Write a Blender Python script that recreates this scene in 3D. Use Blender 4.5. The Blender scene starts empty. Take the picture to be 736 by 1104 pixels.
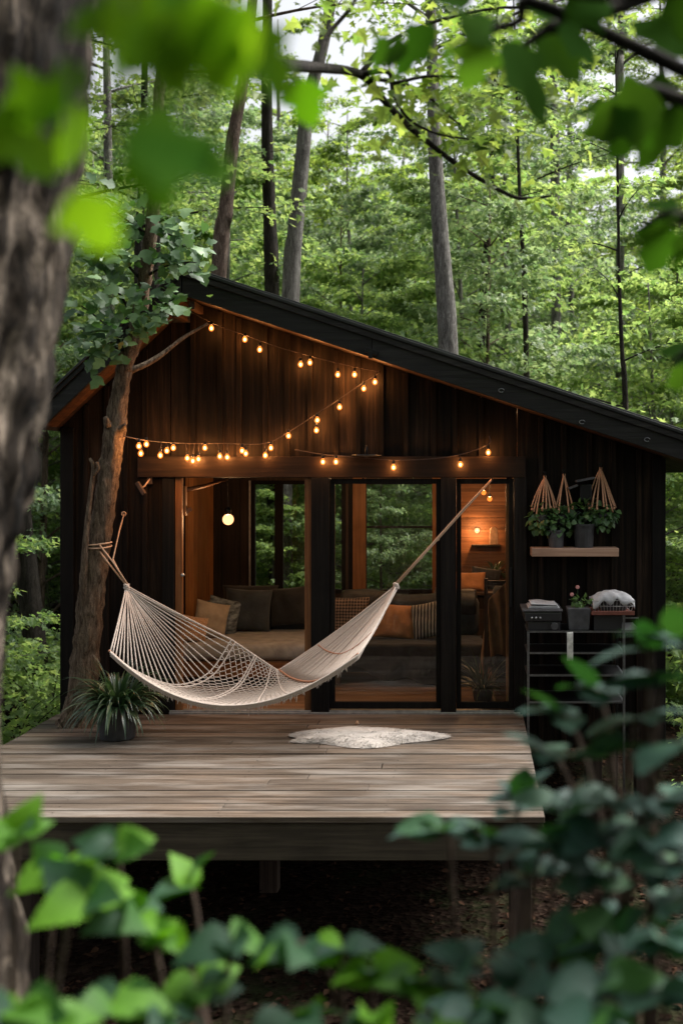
import bpy, math, random
import numpy as np
from mathutils import Vector, Matrix, noise
R = math.radians
rng = random.Random(7)
nr = np.random.RandomState(11)
scene = bpy.context.scene
HAZE = 0
COL = scene.collection
F_PX, DIST, ZC = 1250.0, 10.4167, 2.15

def P(px, py, Y):
    """point of the world plane at depth Y that stands at a given place of the photograph"""
    d = Y + DIST
    return Vector(((px - 508) * d / F_PX, Y, ZC - (py - 510) * d / F_PX))

# ------------------------------------------------------------------ materials
def newmat(name):
    m = bpy.data.materials.new(name); m.use_nodes = True
    nt = m.node_tree; nt.nodes.clear()
    out = nt.nodes.new('ShaderNodeOutputMaterial')
    return m, nt, out
def N(nt, typ, **kw):
    n = nt.nodes.new(typ)
    for k, v in kw.items():
        if k.startswith('i_'):
            n.inputs[k[2:].replace('_', ' ')].default_value = v
        else: setattr(n, k, v)
    return n
def ramp(nt, stops, src=None):
    n = nt.nodes.new('ShaderNodeValToRGB'); e = n.color_ramp.elements
    while len(e) > 1: e.remove(e[-1])
    e[0].position = stops[0][0]; e[0].color = (*stops[0][1], 1)
    for p, c in stops[1:]:
        x = e.new(p); x.color = (*c, 1)
    if src is not None: nt.links.new(src, n.inputs[0])
    return n
def coords(nt, scale=(1, 1, 1)):
    tc = N(nt, 'ShaderNodeTexCoord'); mp = N(nt, 'ShaderNodeMapping')
    mp.inputs['Scale'].default_value = scale
    nt.links.new(tc.outputs['Object'], mp.inputs[0]); return mp.outputs[0]
def offset_by_rnd(nt, vec, amt=37.0):
    at = N(nt, 'ShaderNodeAttribute', attribute_name='rnd')
    mu = N(nt, 'ShaderNodeMath', operation='MULTIPLY'); mu.inputs[1].default_value = amt
    nt.links.new(at.outputs['Fac'], mu.inputs[0])
    va = N(nt, 'ShaderNodeVectorMath', operation='ADD')
    nt.links.new(vec, va.inputs[0]); nt.links.new(mu.outputs[0], va.inputs[1])
    return va.outputs[0], at
def mixcol(nt, a, b, fac, mode='MIX'):
    n = N(nt, 'ShaderNodeMix', data_type='RGBA', blend_type=mode)
    for sock, v in ((n.inputs[0], fac), (n.inputs[6], a), (n.inputs[7], b)):
        if hasattr(v, 'is_linked') or hasattr(v, 'links'): nt.links.new(v, sock)
        else: sock.default_value = v if isinstance(v, (int, float)) else (*v, 1)
    return n.outputs[2]
def bump(nt, h, strength=.3, dist=.01, normal=None):
    b = N(nt, 'ShaderNodeBump'); b.inputs['Strength'].default_value = strength
    b.inputs['Distance'].default_value = dist; nt.links.new(h, b.inputs['Height'])
    if normal is not None: nt.links.new(normal, b.inputs['Normal'])
    return b.outputs[0]

def wood(name, c_dark, c_mid, c_light, axis='z', rough=.65, spec=.35, knots=.5, grain=1.0, wear=None, bstr=.45):
    """timber with grain along one axis; every board shifts the pattern and the tone by its own number"""
    m, nt, out = newmat(name)
    st = {'x': (.35, 9, 9), 'y': (9, .35, 9), 'z': (9, 9, .35)}[axis]
    v = coords(nt, st); v, at = offset_by_rnd(nt, v)
    n1 = N(nt, 'ShaderNodeTexNoise'); n1.inputs['Scale'].default_value = 3.5 * grain; n1.inputs['Detail'].default_value = 7
    n1.inputs['Roughness'].default_value = .65; n1.inputs['Distortion'].default_value = .6
    nt.links.new(v, n1.inputs['Vector'])
    v2 = coords(nt, (1.3, 1.3, 1.3)); v2, _ = offset_by_rnd(nt, v2, 11)
    n2 = N(nt, 'ShaderNodeTexNoise'); n2.inputs['Scale'].default_value = 1.6; n2.inputs['Detail'].default_value = 5
    nt.links.new(v2, n2.inputs['Vector'])
    c = ramp(nt, [(.28, c_dark), (.5, c_mid), (.74, c_light)], n1.outputs['Fac']).outputs[0]
    tone = ramp(nt, [(0, (.5, .5, .5)), (.5, (.92, .92, .92)), (1, (1.4, 1.36, 1.32))], at.outputs['Fac']).outputs[0]
    c = mixcol(nt, c, tone, 1.0, 'MULTIPLY')
    blot = ramp(nt, [(.3, (.6, .58, .56)), (.55, (1, 1, 1)), (.8, (1.2, 1.2, 1.2))], n2.outputs['Fac']).outputs[0]
    c = mixcol(nt, c, blot, .8, 'MULTIPLY')
    if knots:
        v3 = coords(nt, {'x': (.9, 5, 5), 'y': (5, .9, 5), 'z': (5, 5, .9)}[axis]); v3, _ = offset_by_rnd(nt, v3, 5)
        vo = N(nt, 'ShaderNodeTexVoronoi'); vo.inputs['Scale'].default_value = 1.5
        nt.links.new(v3, vo.inputs['Vector'])
        kf = ramp(nt, [(0, (knots,) * 3), (.1, (knots * .5,) * 3), (.17, (0, 0, 0))], vo.outputs['Distance']).outputs[0]
        c = mixcol(nt, c, tuple(x * .45 for x in c_dark), kf)
    if wear:
        n4 = N(nt, 'ShaderNodeTexNoise'); n4.inputs['Scale'].default_value = 2.2; n4.inputs['Detail'].default_value = 8
        nt.links.new(coords(nt, {'x': (.5, 2.4, 2.4), 'y': (2.4, .5, 2.4), 'z': (2.4, 2.4, .5)}[axis]), n4.inputs['Vector'])
        wf = ramp(nt, [(.48, (0, 0, 0)), (.7, (.75, .75, .75))], n4.outputs['Fac']).outputs[0]
        c = mixcol(nt, c, wear, wf)
    p = N(nt, 'ShaderNodeBsdfPrincipled'); nt.links.new(c, p.inputs['Base Color'])
    rr = ramp(nt, [(.3, (rough + .12,) * 3), (.7, (rough - .12,) * 3)], n2.outputs['Fac'])
    nt.links.new(rr.outputs[0], p.inputs['Roughness'])
    p.inputs['Specular IOR Level'].default_value = spec
    nt.links.new(bump(nt, n1.outputs['Fac'], bstr, .006), p.inputs['Normal'])
    nt.links.new(p.outputs[0], out.inputs[0]); return m

def plain(name, col, rough=.5, metal=0, spec=.5, nscale=30, nvar=.25, bstr=.15, bdist=.003, sheen=0, stretch=(1, 1, 1), emit=None):
    m, nt, out = newmat(name)
    n = N(nt, 'ShaderNodeTexNoise'); n.inputs['Scale'].default_value = nscale; n.inputs['Detail'].default_value = 6
    nt.links.new(coords(nt, stretch), n.inputs['Vector'])
    lo = tuple(max(0, x * (1 - nvar)) for x in col); hi = tuple(x * (1 + nvar) for x in col)
    c = ramp(nt, [(.3, lo), (.7, hi)], n.outputs['Fac']).outputs[0]
    p = N(nt, 'ShaderNodeBsdfPrincipled'); nt.links.new(c, p.inputs['Base Color'])
    p.inputs['Roughness'].default_value = rough; p.inputs['Metallic'].default_value = metal
    p.inputs['Specular IOR Level'].default_value = spec
    if sheen: p.inputs['Sheen Weight'].default_value = sheen
    nt.links.new(bump(nt, n.outputs['Fac'], bstr, bdist), p.inputs['Normal'])
    nt.links.new(p.outputs[0], out.inputs[0]); return m

def weave(name, c1, c2, scale=60, rough=.9, kind='plain'):
    m, nt, out = newmat(name)
    v = coords(nt)
    w1 = N(nt, 'ShaderNodeTexWave'); w1.inputs['Scale'].default_value = scale; w1.bands_direction = 'X'
    w2 = N(nt, 'ShaderNodeTexWave'); w2.inputs['Scale'].default_value = scale; w2.bands_direction = 'Z'
    for w in (w1, w2):
        w.inputs['Distortion'].default_value = 1.2; w.inputs['Detail'].default_value = 2; nt.links.new(v, w.inputs['Vector'])
    if kind == 'plaid': f = mixcol(nt, w1.outputs['Color'], w2.outputs['Color'], .5)
    elif kind == 'stripe': f = w1.outputs['Color']
    else: f = mixcol(nt, w1.outputs['Color'], w2.outputs['Color'], 1.0, 'MULTIPLY')
    c = ramp(nt, [(.35, c1), (.65, c2)], f).outputs[0]
    n = N(nt, 'ShaderNodeTexNoise'); n.inputs['Scale'].default_value = 9; n.inputs['Detail'].default_value = 5; nt.links.new(v, n.inputs['Vector'])
    c = mixcol(nt, c, ramp(nt, [(.3, (.7, .7, .7)), (.7, (1.15, 1.15, 1.15))], n.outputs['Fac']).outputs[0], 1.0, 'MULTIPLY')
    p = N(nt, 'ShaderNodeBsdfPrincipled'); nt.links.new(c, p.inputs['Base Color']); p.inputs['Roughness'].default_value = rough
    p.inputs['Sheen Weight'].default_value = .15
    nt.links.new(bump(nt, n.outputs['Fac'], .5, .03), p.inputs['Normal'])
    nt.links.new(p.outputs[0], out.inputs[0]); return m

def leafmat(name, stops, trans=.35, tcol=(.16, .34, .03), rough=.42, spec=.5, veins=False):
    m, nt, out = newmat(name)
    at = N(nt, 'ShaderNodeAttribute', attribute_name='rnd')
    oi = N(nt, 'ShaderNodeObjectInfo')
    c = ramp(nt, stops, at.outputs['Fac']).outputs[0]
    tone = ramp(nt, [(0, (.74, .8, .85)), (.5, (1, 1, 1)), (1, (1.28, 1.18, .95))], oi.outputs['Random']).outputs[0]
    c = mixcol(nt, c, tone, 1.0, 'MULTIPLY')
    nz = N(nt, 'ShaderNodeTexNoise'); nz.inputs['Scale'].default_value = 25; nz.inputs['Detail'].default_value = 4
    nt.links.new(coords(nt), nz.inputs['Vector'])
    c = mixcol(nt, c, ramp(nt, [(.3, (.75, .8, .75)), (.7, (1.15, 1.12, 1.1))], nz.outputs['Fac']).outputs[0], 1.0, 'MULTIPLY')
    p = N(nt, 'ShaderNodeBsdfPrincipled'); nt.links.new(c, p.inputs['Base Color'])
    p.inputs['Roughness'].default_value = rough; p.inputs['Specular IOR Level'].default_value = spec
    nt.links.new(bump(nt, nz.outputs['Fac'], .3, .006), p.inputs['Normal'])
    t = N(nt, 'ShaderNodeBsdfTranslucent')
    tc = mixcol(nt, tcol, ramp(nt, [(0, (.6, .75, .6)), (1, (1.35, 1.2, 1.1))], at.outputs['Fac']).outputs[0], 1.0, 'MULTIPLY')
    nt.links.new(tc, t.inputs[0])
    mx = N(nt, 'ShaderNodeMixShader'); mx.inputs[0].default_value = trans
    nt.links.new(p.outputs[0], mx.inputs[1]); nt.links.new(t.outputs[0], mx.inputs[2])
    nt.links.new(mx.outputs[0], out.inputs[0]); return m

def barkmat(name, c1, c2, c3, scale=1.0, moss=None):
    m, nt, out = newmat(name)
    n1 = N(nt, 'ShaderNodeTexNoise'); n1.inputs['Scale'].default_value = 7 * scale; n1.inputs['Detail'].default_value = 9
    n1.inputs['Roughness'].default_value = .7; n1.inputs['Distortion'].default_value = .8
    nt.links.new(coords(nt, (2.6, 2.6, .5)), n1.inputs['Vector'])
    vo = N(nt, 'ShaderNodeTexVoronoi', feature='DISTANCE_TO_EDGE'); vo.inputs['Scale'].default_value = 9 * scale
    wv = N(nt, 'ShaderNodeVectorMath', operation='ADD'); nt.links.new(coords(nt, (2.2, 2.2, .42)), wv.inputs[0])
    nt.links.new(n1.outputs['Color'], wv.inputs[1]); nt.links.new(wv.outputs[0], vo.inputs['Vector'])
    c = ramp(nt, [(.36, c1), (.5, c2), (.62, c3)], n1.outputs['Fac']).outputs[0]
    cr = ramp(nt, [(0, (.16, .15, .14)), (.10, (.8, .8, .8)), (.5, (1.2, 1.2, 1.2))], vo.outputs['Distance']).outputs[0]
    c = mixcol(nt, c, cr, .9, 'MULTIPLY')
    if moss:
        n3 = N(nt, 'ShaderNodeTexNoise'); n3.inputs['Scale'].default_value = 2.3; n3.inputs['Detail'].default_value = 6
        nt.links.new(coords(nt), n3.inputs['Vector'])
        c = mixcol(nt, c, moss, ramp(nt, [(.5, (0, 0, 0)), (.68, (.7, .7, .7))], n3.outputs['Fac']).outputs[0])
    p = N(nt, 'ShaderNodeBsdfPrincipled'); nt.links.new(c, p.inputs['Base Color']); p.inputs['Roughness'].default_value = .9
    p.inputs['Specular IOR Level'].default_value = .2
    h = mixcol(nt, cr, n1.outputs['Color'], .4)
    nt.links.new(bump(nt, h, .9, .02), p.inputs['Normal'])
    nt.links.new(p.outputs[0], out.inputs[0]); return m

def glassmat(name, tint=(.985, .99, .99), refl=1.0):
    m, nt, out = newmat(name)
    fr = N(nt, 'ShaderNodeFresnel'); fr.inputs['IOR'].default_value = 1.33
    t = N(nt, 'ShaderNodeBsdfTransparent'); t.inputs[0].default_value = (*tint, 1)
    g = N(nt, 'ShaderNodeBsdfGlossy'); g.inputs['Roughness'].default_value = .01; g.inputs[0].default_value = (refl,) * 3 + (1,)
    mx = N(nt, 'ShaderNodeMixShader'); nt.links.new(fr.outputs[0], mx.inputs[0])
    nt.links.new(t.outputs[0], mx.inputs[1]); nt.links.new(g.outputs[0], mx.inputs[2]); nt.links.new(mx.outputs[0], out.inputs[0])
    return m
def bulbglass(name, col, strength, see):
    m, nt, out = newmat(name)
    t = N(nt, 'ShaderNodeBsdfTransparent'); e = N(nt, 'ShaderNodeEmission'); e.inputs[0].default_value = (*col, 1); e.inputs[1].default_value = strength
    mx = N(nt, 'ShaderNodeMixShader'); mx.inputs[0].default_value = 1 - see
    nt.links.new(t.outputs[0], mx.inputs[1]); nt.links.new(e.outputs[0], mx.inputs[2]); nt.links.new(mx.outputs[0], out.inputs[0])
    return m

M = {}
M['wall'] = wood('dark_stained_boards', (.005, .0035, .0026), (.013, .0085, .006), (.040, .024, .015), 'z', rough=.7, spec=.12, knots=.35, bstr=.7)
M['trim'] = wood('black_timber', (.004, .0036, .0033), (.008, .0065, .006), (.018, .0145, .012), 'z', rough=.6, spec=.15, knots=.3)
M['trim_x'] = wood('black_timber_rail', (.014, .008, .005), (.036, .019, .011), (.07, .038, .021), 'x', rough=.55, spec=.2, knots=.4)
M['fascia'] = wood('charred_bargeboard', (.005, .005, .005), (.011, .0105, .0105), (.030, .029, .028), 'x', rough=.5, spec=.3, knots=.9, bstr=.8)
M['soffit'] = wood('soffit_boards', (.022, .010, .006), (.055, .026, .014), (.11, .055, .028), 'y', rough=.6, knots=.5)
M['cedar'] = wood('cedar_boards', (.15, .055, .018), (.30, .125, .042), (.44, .21, .08), 'z', rough=.5, knots=.8)
M['cedar_x'] = wood('cedar_planks', (.09, .036, .014), (.19, .08, .033), (.30, .14, .065), 'x', rough=.55, knots=.8)
M['darkwood'] = wood('interior_dark_panel', (.02, .011, .007), (.045, .026, .016), (.08, .046, .029), 'z', rough=.6)
M['floor'] = wood('interior_floor', (.14, .08, .045), (.26, .155, .09), (.38, .24, .14), 'x', rough=.4, knots=.5)
M['deck'] = wood('weathered_deck_boards', (.028, .019, .013), (.090, .068, .050), (.195, .158, .128), 'x', rough=.55, spec=.3, knots=.9, wear=(.20, .18, .158), bstr=1.0)
M['deckbeam'] = wood('deck_beam', (.03, .024, .016), (.06, .048, .033), (.10, .082, .058), 'x', rough=.7, knots=.6)
M['post'] = wood('old_post', (.03, .02, .015), (.06, .04, .03), (.10, .07, .055), 'z', rough=.75)
M['shelfwood'] = wood('oak_shelf', (.22, .12, .08), (.36, .22, .155), (.48, .32, .24), 'x', rough=.5)
M['roofmetal'] = plain('black_roof_sheet', (.016, .017, .018), .38, metal=.3, nscale=6)
M['blackmetal'] = plain('black_metal', (.014, .014, .015), .4, metal=.6, nscale=40)
M['greymetal'] = plain('grey_metal', (.22, .23, .24), .35, metal=.9, nscale=40)
M['steel'] = plain('dull_aluminium', (.42, .42, .42), .4, metal=.8, nscale=20)
M['glass'] = glassmat('window_glass')
M['rope'] = plain('cotton_rope', (.47, .40, .345), .9, nscale=260, nvar=.3, bstr=.8, bdist=.004, sheen=.2)
M['rope_tan'] = plain('tan_cord', (.50, .33, .22), .9, nscale=200, nvar=.3, bstr=.8, bdist=.004)
M['rope_red'] = plain('rust_cord', (.34, .16, .09), .9, nscale=200, nvar=.3, bstr=.8, bdist=.004)
M['rope_macrame'] = plain('macrame_cord', (.50, .27, .16), .9, nscale=120, nvar=.3, bstr=.8, bdist=.004)
M['pot'] = plain('dark_pot', (.028, .028, .03), .6, nscale=14, nvar=.4)
M['pot_grey'] = plain('grey_zinc_pot', (.055, .055, .06), .55, nscale=18, nvar=.35)
M['charcoal'] = weave('charcoal_wool', (.035, .044, .055), (.07, .083, .10), 70)
M['darkthrow'] = weave('dark_throw', (.020, .020, .022), (.045, .044, .045), 45)
M['mattress'] = weave('stone_linen', (.40, .37, .36), (.52, .49, .47), 80)
M['beige'] = weave('beige_linen', (.42, .34, .27), (.52, .43, .35), 80)
M['rust'] = weave('ochre_linen', (.46, .19, .07), (.60, .27, .11), 80)
M['peach'] = plain('peach_fleece', (.60, .34, .19), .95, nscale=70, nvar=.3, bstr=1, bdist=.02, sheen=.4)
M['bluepat'] = plain('blue_marbled_cotton', (.16, .19, .22), .85, nscale=14, nvar=.9, stretch=(1, 1, 2.2))
M['plaid'] = weave('plaid_wool', (.028, .018, .016), (.30, .20, .155), 10, kind='plaid')
M['stripe'] = weave('striped_wool', (.022, .020, .020), (.36, .32, .28), 9, kind='stripe')
M['tan_throw'] = weave('tan_throw', (.26, .13, .055), (.36, .19, .09), 55)
M['whitecloth'] = weave('white_cloth', (.34, .34, .355), (.46, .46, .47), 40)
M['fur'] = plain('cream_sheepskin', (.47, .42, .375), .95, nscale=9, nvar=.22, bstr=1, bdist=.02, sheen=.5)
M['plastic'] = plain('black_plastic', (.022, .022, .024), .35, nscale=50, nvar=.1)
M['fridge'] = plain('pale_paper', (.55, .54, .5), .7)
M['redtray'] = plain('lacquered_tray', (.16, .055, .04), .4)
M['wire'] = plain('brown_cable', (.05, .03, .022), .6)
M['ceramic'] = plain('terracotta_ornament', (.55, .33, .2), .6)
M['flower_pink'] = plain('pink_petal', (.55, .25, .24), .7)
M['bulb_on'] = bulbglass('amber_bulb_glass', (1, .22, .03), 1.3, .35)
M['filament'] = bulbglass('hot_filament', (1, .55, .18), 16, .0)
M['globe_on'] = bulbglass('pendant_globe', (1, .40, .16), 1.9, .1)
M['bark_grey'] = barkmat('bark_grey', (.14, .125, .115), (.28, .26, .24), (.42, .40, .37))
M['bark_brown'] = barkmat('bark_brown', (.09, .06, .045), (.21, .145, .11), (.33, .25, .20))
M['bark_deck'] = barkmat('bark_deck_tree', (.10, .068, .045), (.28, .20, .135), (.50, .38, .27), 2.4)
M['bark_near'] = barkmat('bark_near', (.012, .009, .0065), (.060, .044, .032), (.34, .275, .215), .8)
M['bark_dark'] = barkmat('bark_dark', (.02, .016, .013), (.045, .037, .03), (.08, .066, .055))
M['leaf_far'] = leafmat('leaf_forest', [(0, (.065, .115, .040)), (.45, (.115, .19, .062)), (.8, (.165, .25, .085)), (1, (.22, .31, .12))], .48, (.42, .58, .17), .55, .35)
M['leaf_pale'] = leafmat('leaf_pale', [(0, (.07, .12, .065)), (.6, (.13, .20, .10)), (1, (.22, .29, .15))], .45, (.36, .50, .22), .5)
M['leaf_canopy'] = leafmat('leaf_canopy', [(0, (.05, .085, .025)), (.5, (.095, .155, .04)), (1, (.16, .235, .07))], .48, (.36, .50, .09), .55, .35)
M['leaf_deck'] = leafmat('leaf_linden', [(0, (.034, .078, .034)), (.6, (.07, .145, .058)), (1, (.14, .235, .10))], .25, (.12, .28, .06), .5, .4)
M['leaf_shrub'] = leafmat('leaf_shrub_dark', [(0, (.020, .055, .044)), (.6, (.036, .085, .066)), (.85, (.05, .11, .07)), (1, (.06, .17, .03))], .13, (.08, .28, .03), .6, .28)
M['leaf_bright'] = leafmat('leaf_shrub_bright', [(0, (.014, .040, .030)), (.4, (.026, .072, .040)), (.55, (.055, .15, .018)), (1, (.12, .29, .015))], .32, (.15, .42, .01), .6, .25)
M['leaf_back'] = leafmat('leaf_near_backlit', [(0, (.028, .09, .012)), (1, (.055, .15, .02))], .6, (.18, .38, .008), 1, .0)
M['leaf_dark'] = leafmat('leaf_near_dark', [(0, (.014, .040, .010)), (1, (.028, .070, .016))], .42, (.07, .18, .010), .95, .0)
M['leaf_ivy'] = leafmat('leaf_pothos', [(0, (.030, .075, .022)), (.6, (.065, .14, .04)), (1, (.12, .21, .07))], .2, (.12, .28, .06), .4, .5)
M['leaf_grass'] = leafmat('leaf_strap', [(0, (.016, .038, .020)), (.7, (.034, .07, .034)), (1, (.09, .115, .06))], .15, (.08, .18, .05), .36, .6)
M['litter'] = leafmat('dead_leaf', [(0, (.008, .004, .003)), (.6, (.018, .010, .007)), (1, (.085, .045, .030))], .1, (.1, .05, .03), 1, .02)

def soilmat():
    m, nt, out = newmat('forest_floor')
    v = coords(nt)
    n = N(nt, 'ShaderNodeTexNoise'); n.inputs['Scale'].default_value = 1.1; n.inputs['Detail'].default_value = 9; n.inputs['Roughness'].default_value = .7
    vo = N(nt, 'ShaderNodeTexVoronoi'); vo.inputs['Scale'].default_value = 22
    nt.links.new(v, n.inputs['Vector']); nt.links.new(v, vo.inputs['Vector'])
    c = ramp(nt, [(0, (.005, .003, .002)), (.5, (.012, .0075, .0055)), (1, (.028, .018, .013))], vo.outputs['Color']).outputs[0]
    g = ramp(nt, [(.5, (0, 0, 0)), (.66, (.6, .6, .6))], n.outputs['Fac']).outputs[0]
    c = mixcol(nt, c, (.014, .024, .008), g)
    p = N(nt, 'ShaderNodeBsdfPrincipled'); nt.links.new(c, p.inputs['Base Color']); p.inputs['Roughness'].default_value = 1; p.inputs['Specular IOR Level'].default_value = .02
    nt.links.new(bump(nt, vo.outputs['Distance'], .8, .03), p.inputs['Normal']); nt.links.new(p.outputs[0], out.inputs[0]); return m
M['soil'] = soilmat()

# ------------------------------------------------------------------ objects
def tag(o, label=None, cat=None, group=None, kind=None):
    if label: o['label'] = label
    if cat: o['category'] = cat
    if group: o['group'] = group
    if kind: o['kind'] = kind
    return o
def empty(name, loc, label, cat, group=None):
    o = bpy.data.objects.new(name, None); COL.objects.link(o); o.location = loc; o.empty_display_size = .1
    return tag(o, label, cat, group)
def world_of(o):
    v = Vector((0, 0, 0))
    while o is not None: v = v + o.location; o = o.parent
    return v
def link_mesh(name, me, mat, parent=None, smooth=False):
    me.materials.append(mat)
    if smooth: me.polygons.foreach_set('use_smooth', [True] * len(me.polygons))
    o = bpy.data.objects.new(name, me); COL.objects.link(o)
    if parent is not None: o.parent = parent
    return o
def copy_tree(o, loc=None, label=None, group=None, parent=None):
    c = o.copy(); COL.objects.link(c); c.parent = parent
    if loc is not None: c.location = loc
    if label: c['label'] = label
    if group: c['group'] = group
    for ch in list(o.children): copy_tree(ch, parent=c)
    return c

class MB:
    def __init__(s): s.V = []; s.F = []; s.R = []
    def add(s, vs, fs, r=None):
        b = len(s.V); s.V.extend([tuple(v) for v in vs]); r = rng.random() if r is None else r
        for f in fs: s.F.append(tuple(i + b for i in f)); s.R.append(r)
    def box(s, x0, x1, y0, y1, z0, z1, r=None):
        s.hexa([(x0, y0, z0), (x1, y0, z0), (x1, y1, z0), (x0, y1, z0), (x0, y0, z1), (x1, y0, z1), (x1, y1, z1), (x0, y1, z1)], r)
    def hexa(s, v, r=None):
        s.add(v, [(3, 2, 1, 0), (4, 5, 6, 7), (0, 1, 5, 4), (1, 2, 6, 5), (2, 3, 7, 6), (3, 0, 4, 7)], r)
    def obox(s, c, size, rot=None, r=None):
        rot = rot or Matrix.Identity(3); c = Vector(c); h = [x / 2 for x in size]
        s.hexa([c + rot @ Vector((sx * h[0], sy * h[1], sz * h[2])) for sz in (-1, 1) for sx, sy in ((-1, -1), (1, -1), (1, 1), (-1, 1))], r)
    def bar(s, a, b, w, h, up=(0, 0, 1), r=None):
        a = Vector(a); b = Vector(b); d = b - a; x = d.normalized(); z = Vector(up); y = z.cross(x).normalized(); z = x.cross(y)
        s.obox((a + b) / 2, (d.length, w, h), Matrix((x, y, z)).transposed(), r)
    def prism(s, poly, y0, y1, r=None):
        n = len(poly)
        s.add([(x, y0, z) for x, z in poly] + [(x, y1, z) for x, z in poly],
              [tuple(range(n)), tuple(range(2 * n - 1, n - 1, -1))] + [((i + 1) % n, i, n + i, n + (i + 1) % n) for i in range(n)], r)
    def tube(s, pts, rads, n=8, r=None, caps=True, rough=0, rf=6.0):
        pts = [Vector(p) for p in pts]; k = len(pts)
        if not hasattr(rads, '__len__'): rads = [rads] * k
        vs = []; up = Vector((.13, .31, .94)); prev = None
        for i, p in enumerate(pts):
            t = (pts[min(i + 1, k - 1)] - pts[max(i - 1, 0)]).normalized()
            if prev is None:
                a = t.cross(up)
                if a.length < .1: a = t.cross(Vector((1, 0, 0)))
                a.normalize()
            else: a = (prev - t * prev.dot(t)).normalized()
            prev = a; b = t.cross(a)
            for j in range(n):
                th = 2 * math.pi * j / n; dirv = a * math.cos(th) + b * math.sin(th); rr = rads[i]
                if rough:
                    q = p + dirv * rr
                    rr *= 1 + rough * noise.noise(Vector((q.x * rf * 2, q.y * rf * 2, q.z * rf * .5))) + rough * .6 * noise.noise(Vector((q.x * rf * 5, q.y * rf * 5, q.z * rf * 1.1)))
                vs.append(p + dirv * rr)
        fs = [(i * n + j, i * n + (j + 1) % n, (i + 1) * n + (j + 1) % n, (i + 1) * n + j) for i in range(k - 1) for j in range(n)]
        if caps: fs += [tuple(range(n - 1, -1, -1)), tuple((k - 1) * n + j for j in range(n))]
        s.add(vs, fs, r)
    def lathe(s, prof, c, n=20, r=None, wob=0):
        c = Vector(c); k = len(prof)
        vs = []
        for rr, z in prof:
            for j in range(n):
                th = 2 * math.pi * j / n; q = rr * (1 + wob * noise.noise(Vector((math.cos(th) * 2, math.sin(th) * 2, z * 5))))
                vs.append(c + Vector((q * math.cos(th), q * math.sin(th), z)))
        fs = [(i * n + j, i * n + (j + 1) % n, (i + 1) * n + (j + 1) % n, (i + 1) * n + j) for i in range(k - 1) for j in range(n)]
        fs += [tuple(range(n - 1, -1, -1)), tuple((k - 1) * n + j for j in range(n))]
        s.add(vs, fs, r)
    def grid(s, fn, nu, nv, r=None):
        s.add([fn(i / (nu - 1), j / (nv - 1)) for i in range(nu) for j in range(nv)],
              [(i * nv + j, (i + 1) * nv + j, (i + 1) * nv + j + 1, i * nv + j + 1) for i in range(nu - 1) for j in range(nv - 1)], r)
    def sphere(s, c, rad, n=12, m=8, sq=(1, 1, 1), r=None):
        c = Vector(c); prof = []
        vs = [c + Vector((0, 0, -rad * sq[2]))]
        for i in range(1, m):
            ph = -math.pi / 2 + math.pi * i / m
            for j in range(n):
                th = 2 * math.pi * j / n
                vs.append(c + Vector((rad * sq[0] * math.cos(ph) * math.cos(th), rad * sq[1] * math.cos(ph) * math.sin(th), rad * sq[2] * math.sin(ph))))
        vs.append(c + Vector((0, 0, rad * sq[2]))); L = len(vs) - 1
        fs = [(0, 1 + (j + 1) % n, 1 + j) for j in range(n)]
        fs += [(1 + i * n + j, 1 + i * n + (j + 1) % n, 1 + (i + 1) * n + (j + 1) % n, 1 + (i + 1) * n + j) for i in range(m - 2) for j in range(n)]
        fs += [(L, 1 + (m - 2) * n + j, 1 + (m - 2) * n + (j + 1) % n) for j in range(n)]
        s.add(vs, fs, r)
    def build(s, name, mat, parent=None, smooth=False, bevel=0, solid=0, sub=0):
        off = world_of(parent) if parent is not None else Vector((0, 0, 0))
        me = bpy.data.meshes.new(name)
        me.from_pydata([(v[0] - off.x, v[1] - off.y, v[2] - off.z) for v in s.V], [], s.F)
        a = me.attributes.new('rnd', 'FLOAT', 'FACE'); a.data.foreach_set('value', s.R)
        me.update()
        o = link_mesh(name, me, mat, parent, smooth)
        if solid:
            q = o.modifiers.new('thick', 'SOLIDIFY'); q.thickness = solid; q.offset = 0
        if sub:
            q = o.modifiers.new('sub', 'SUBSURF'); q.levels = q.render_levels = sub
        if bevel:
            q = o.modifiers.new('bevel', 'BEVEL'); q.width = bevel; q.segments = 2; q.limit_method = 'ANGLE'; q.angle_limit = R(40)
        return o

# ---- leaves: numpy fan-out of one outline over many frames
def outline(kind, rows=10):
    """rows of (x along, half width); built as a strip folded on the midrib"""
    out = []
    for i in range(rows + 1):
        t = i / rows
        if kind == 'ovate': w = .36 * math.sin(math.pi * t ** .72) ** .85
        elif kind == 'broad': w = .46 * math.sin(math.pi * t ** .62) ** .75
        elif kind == 'lance': w = .23 * math.sin(math.pi * t ** .85)
        elif kind == 'pointed': w = .46 * math.sin(math.pi * t ** .62) ** .9 * (1 - .28 * t) * (1 + (.10 if i % 2 else -.06))
        elif kind == 'lobed':
            pts = [(0, 0.0), (.08, .22), (.2, .30), (.34, .52), (.42, .44), (.5, .26), (.6, .27), (.72, .30), (.82, .17), (1, 0)]
            w = 0
            for (a, wa), (b, wb) in zip(pts, pts[1:]):
                if a <= t <= b: w = wa + (wb - wa) * (t - a) / (b - a); break
        if 0 < i < rows and kind in ('ovate', 'broad'): w *= 1 + (.07 if i % 2 else -.05)
        out.append((t, max(w, .0)))
    return out
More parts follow.
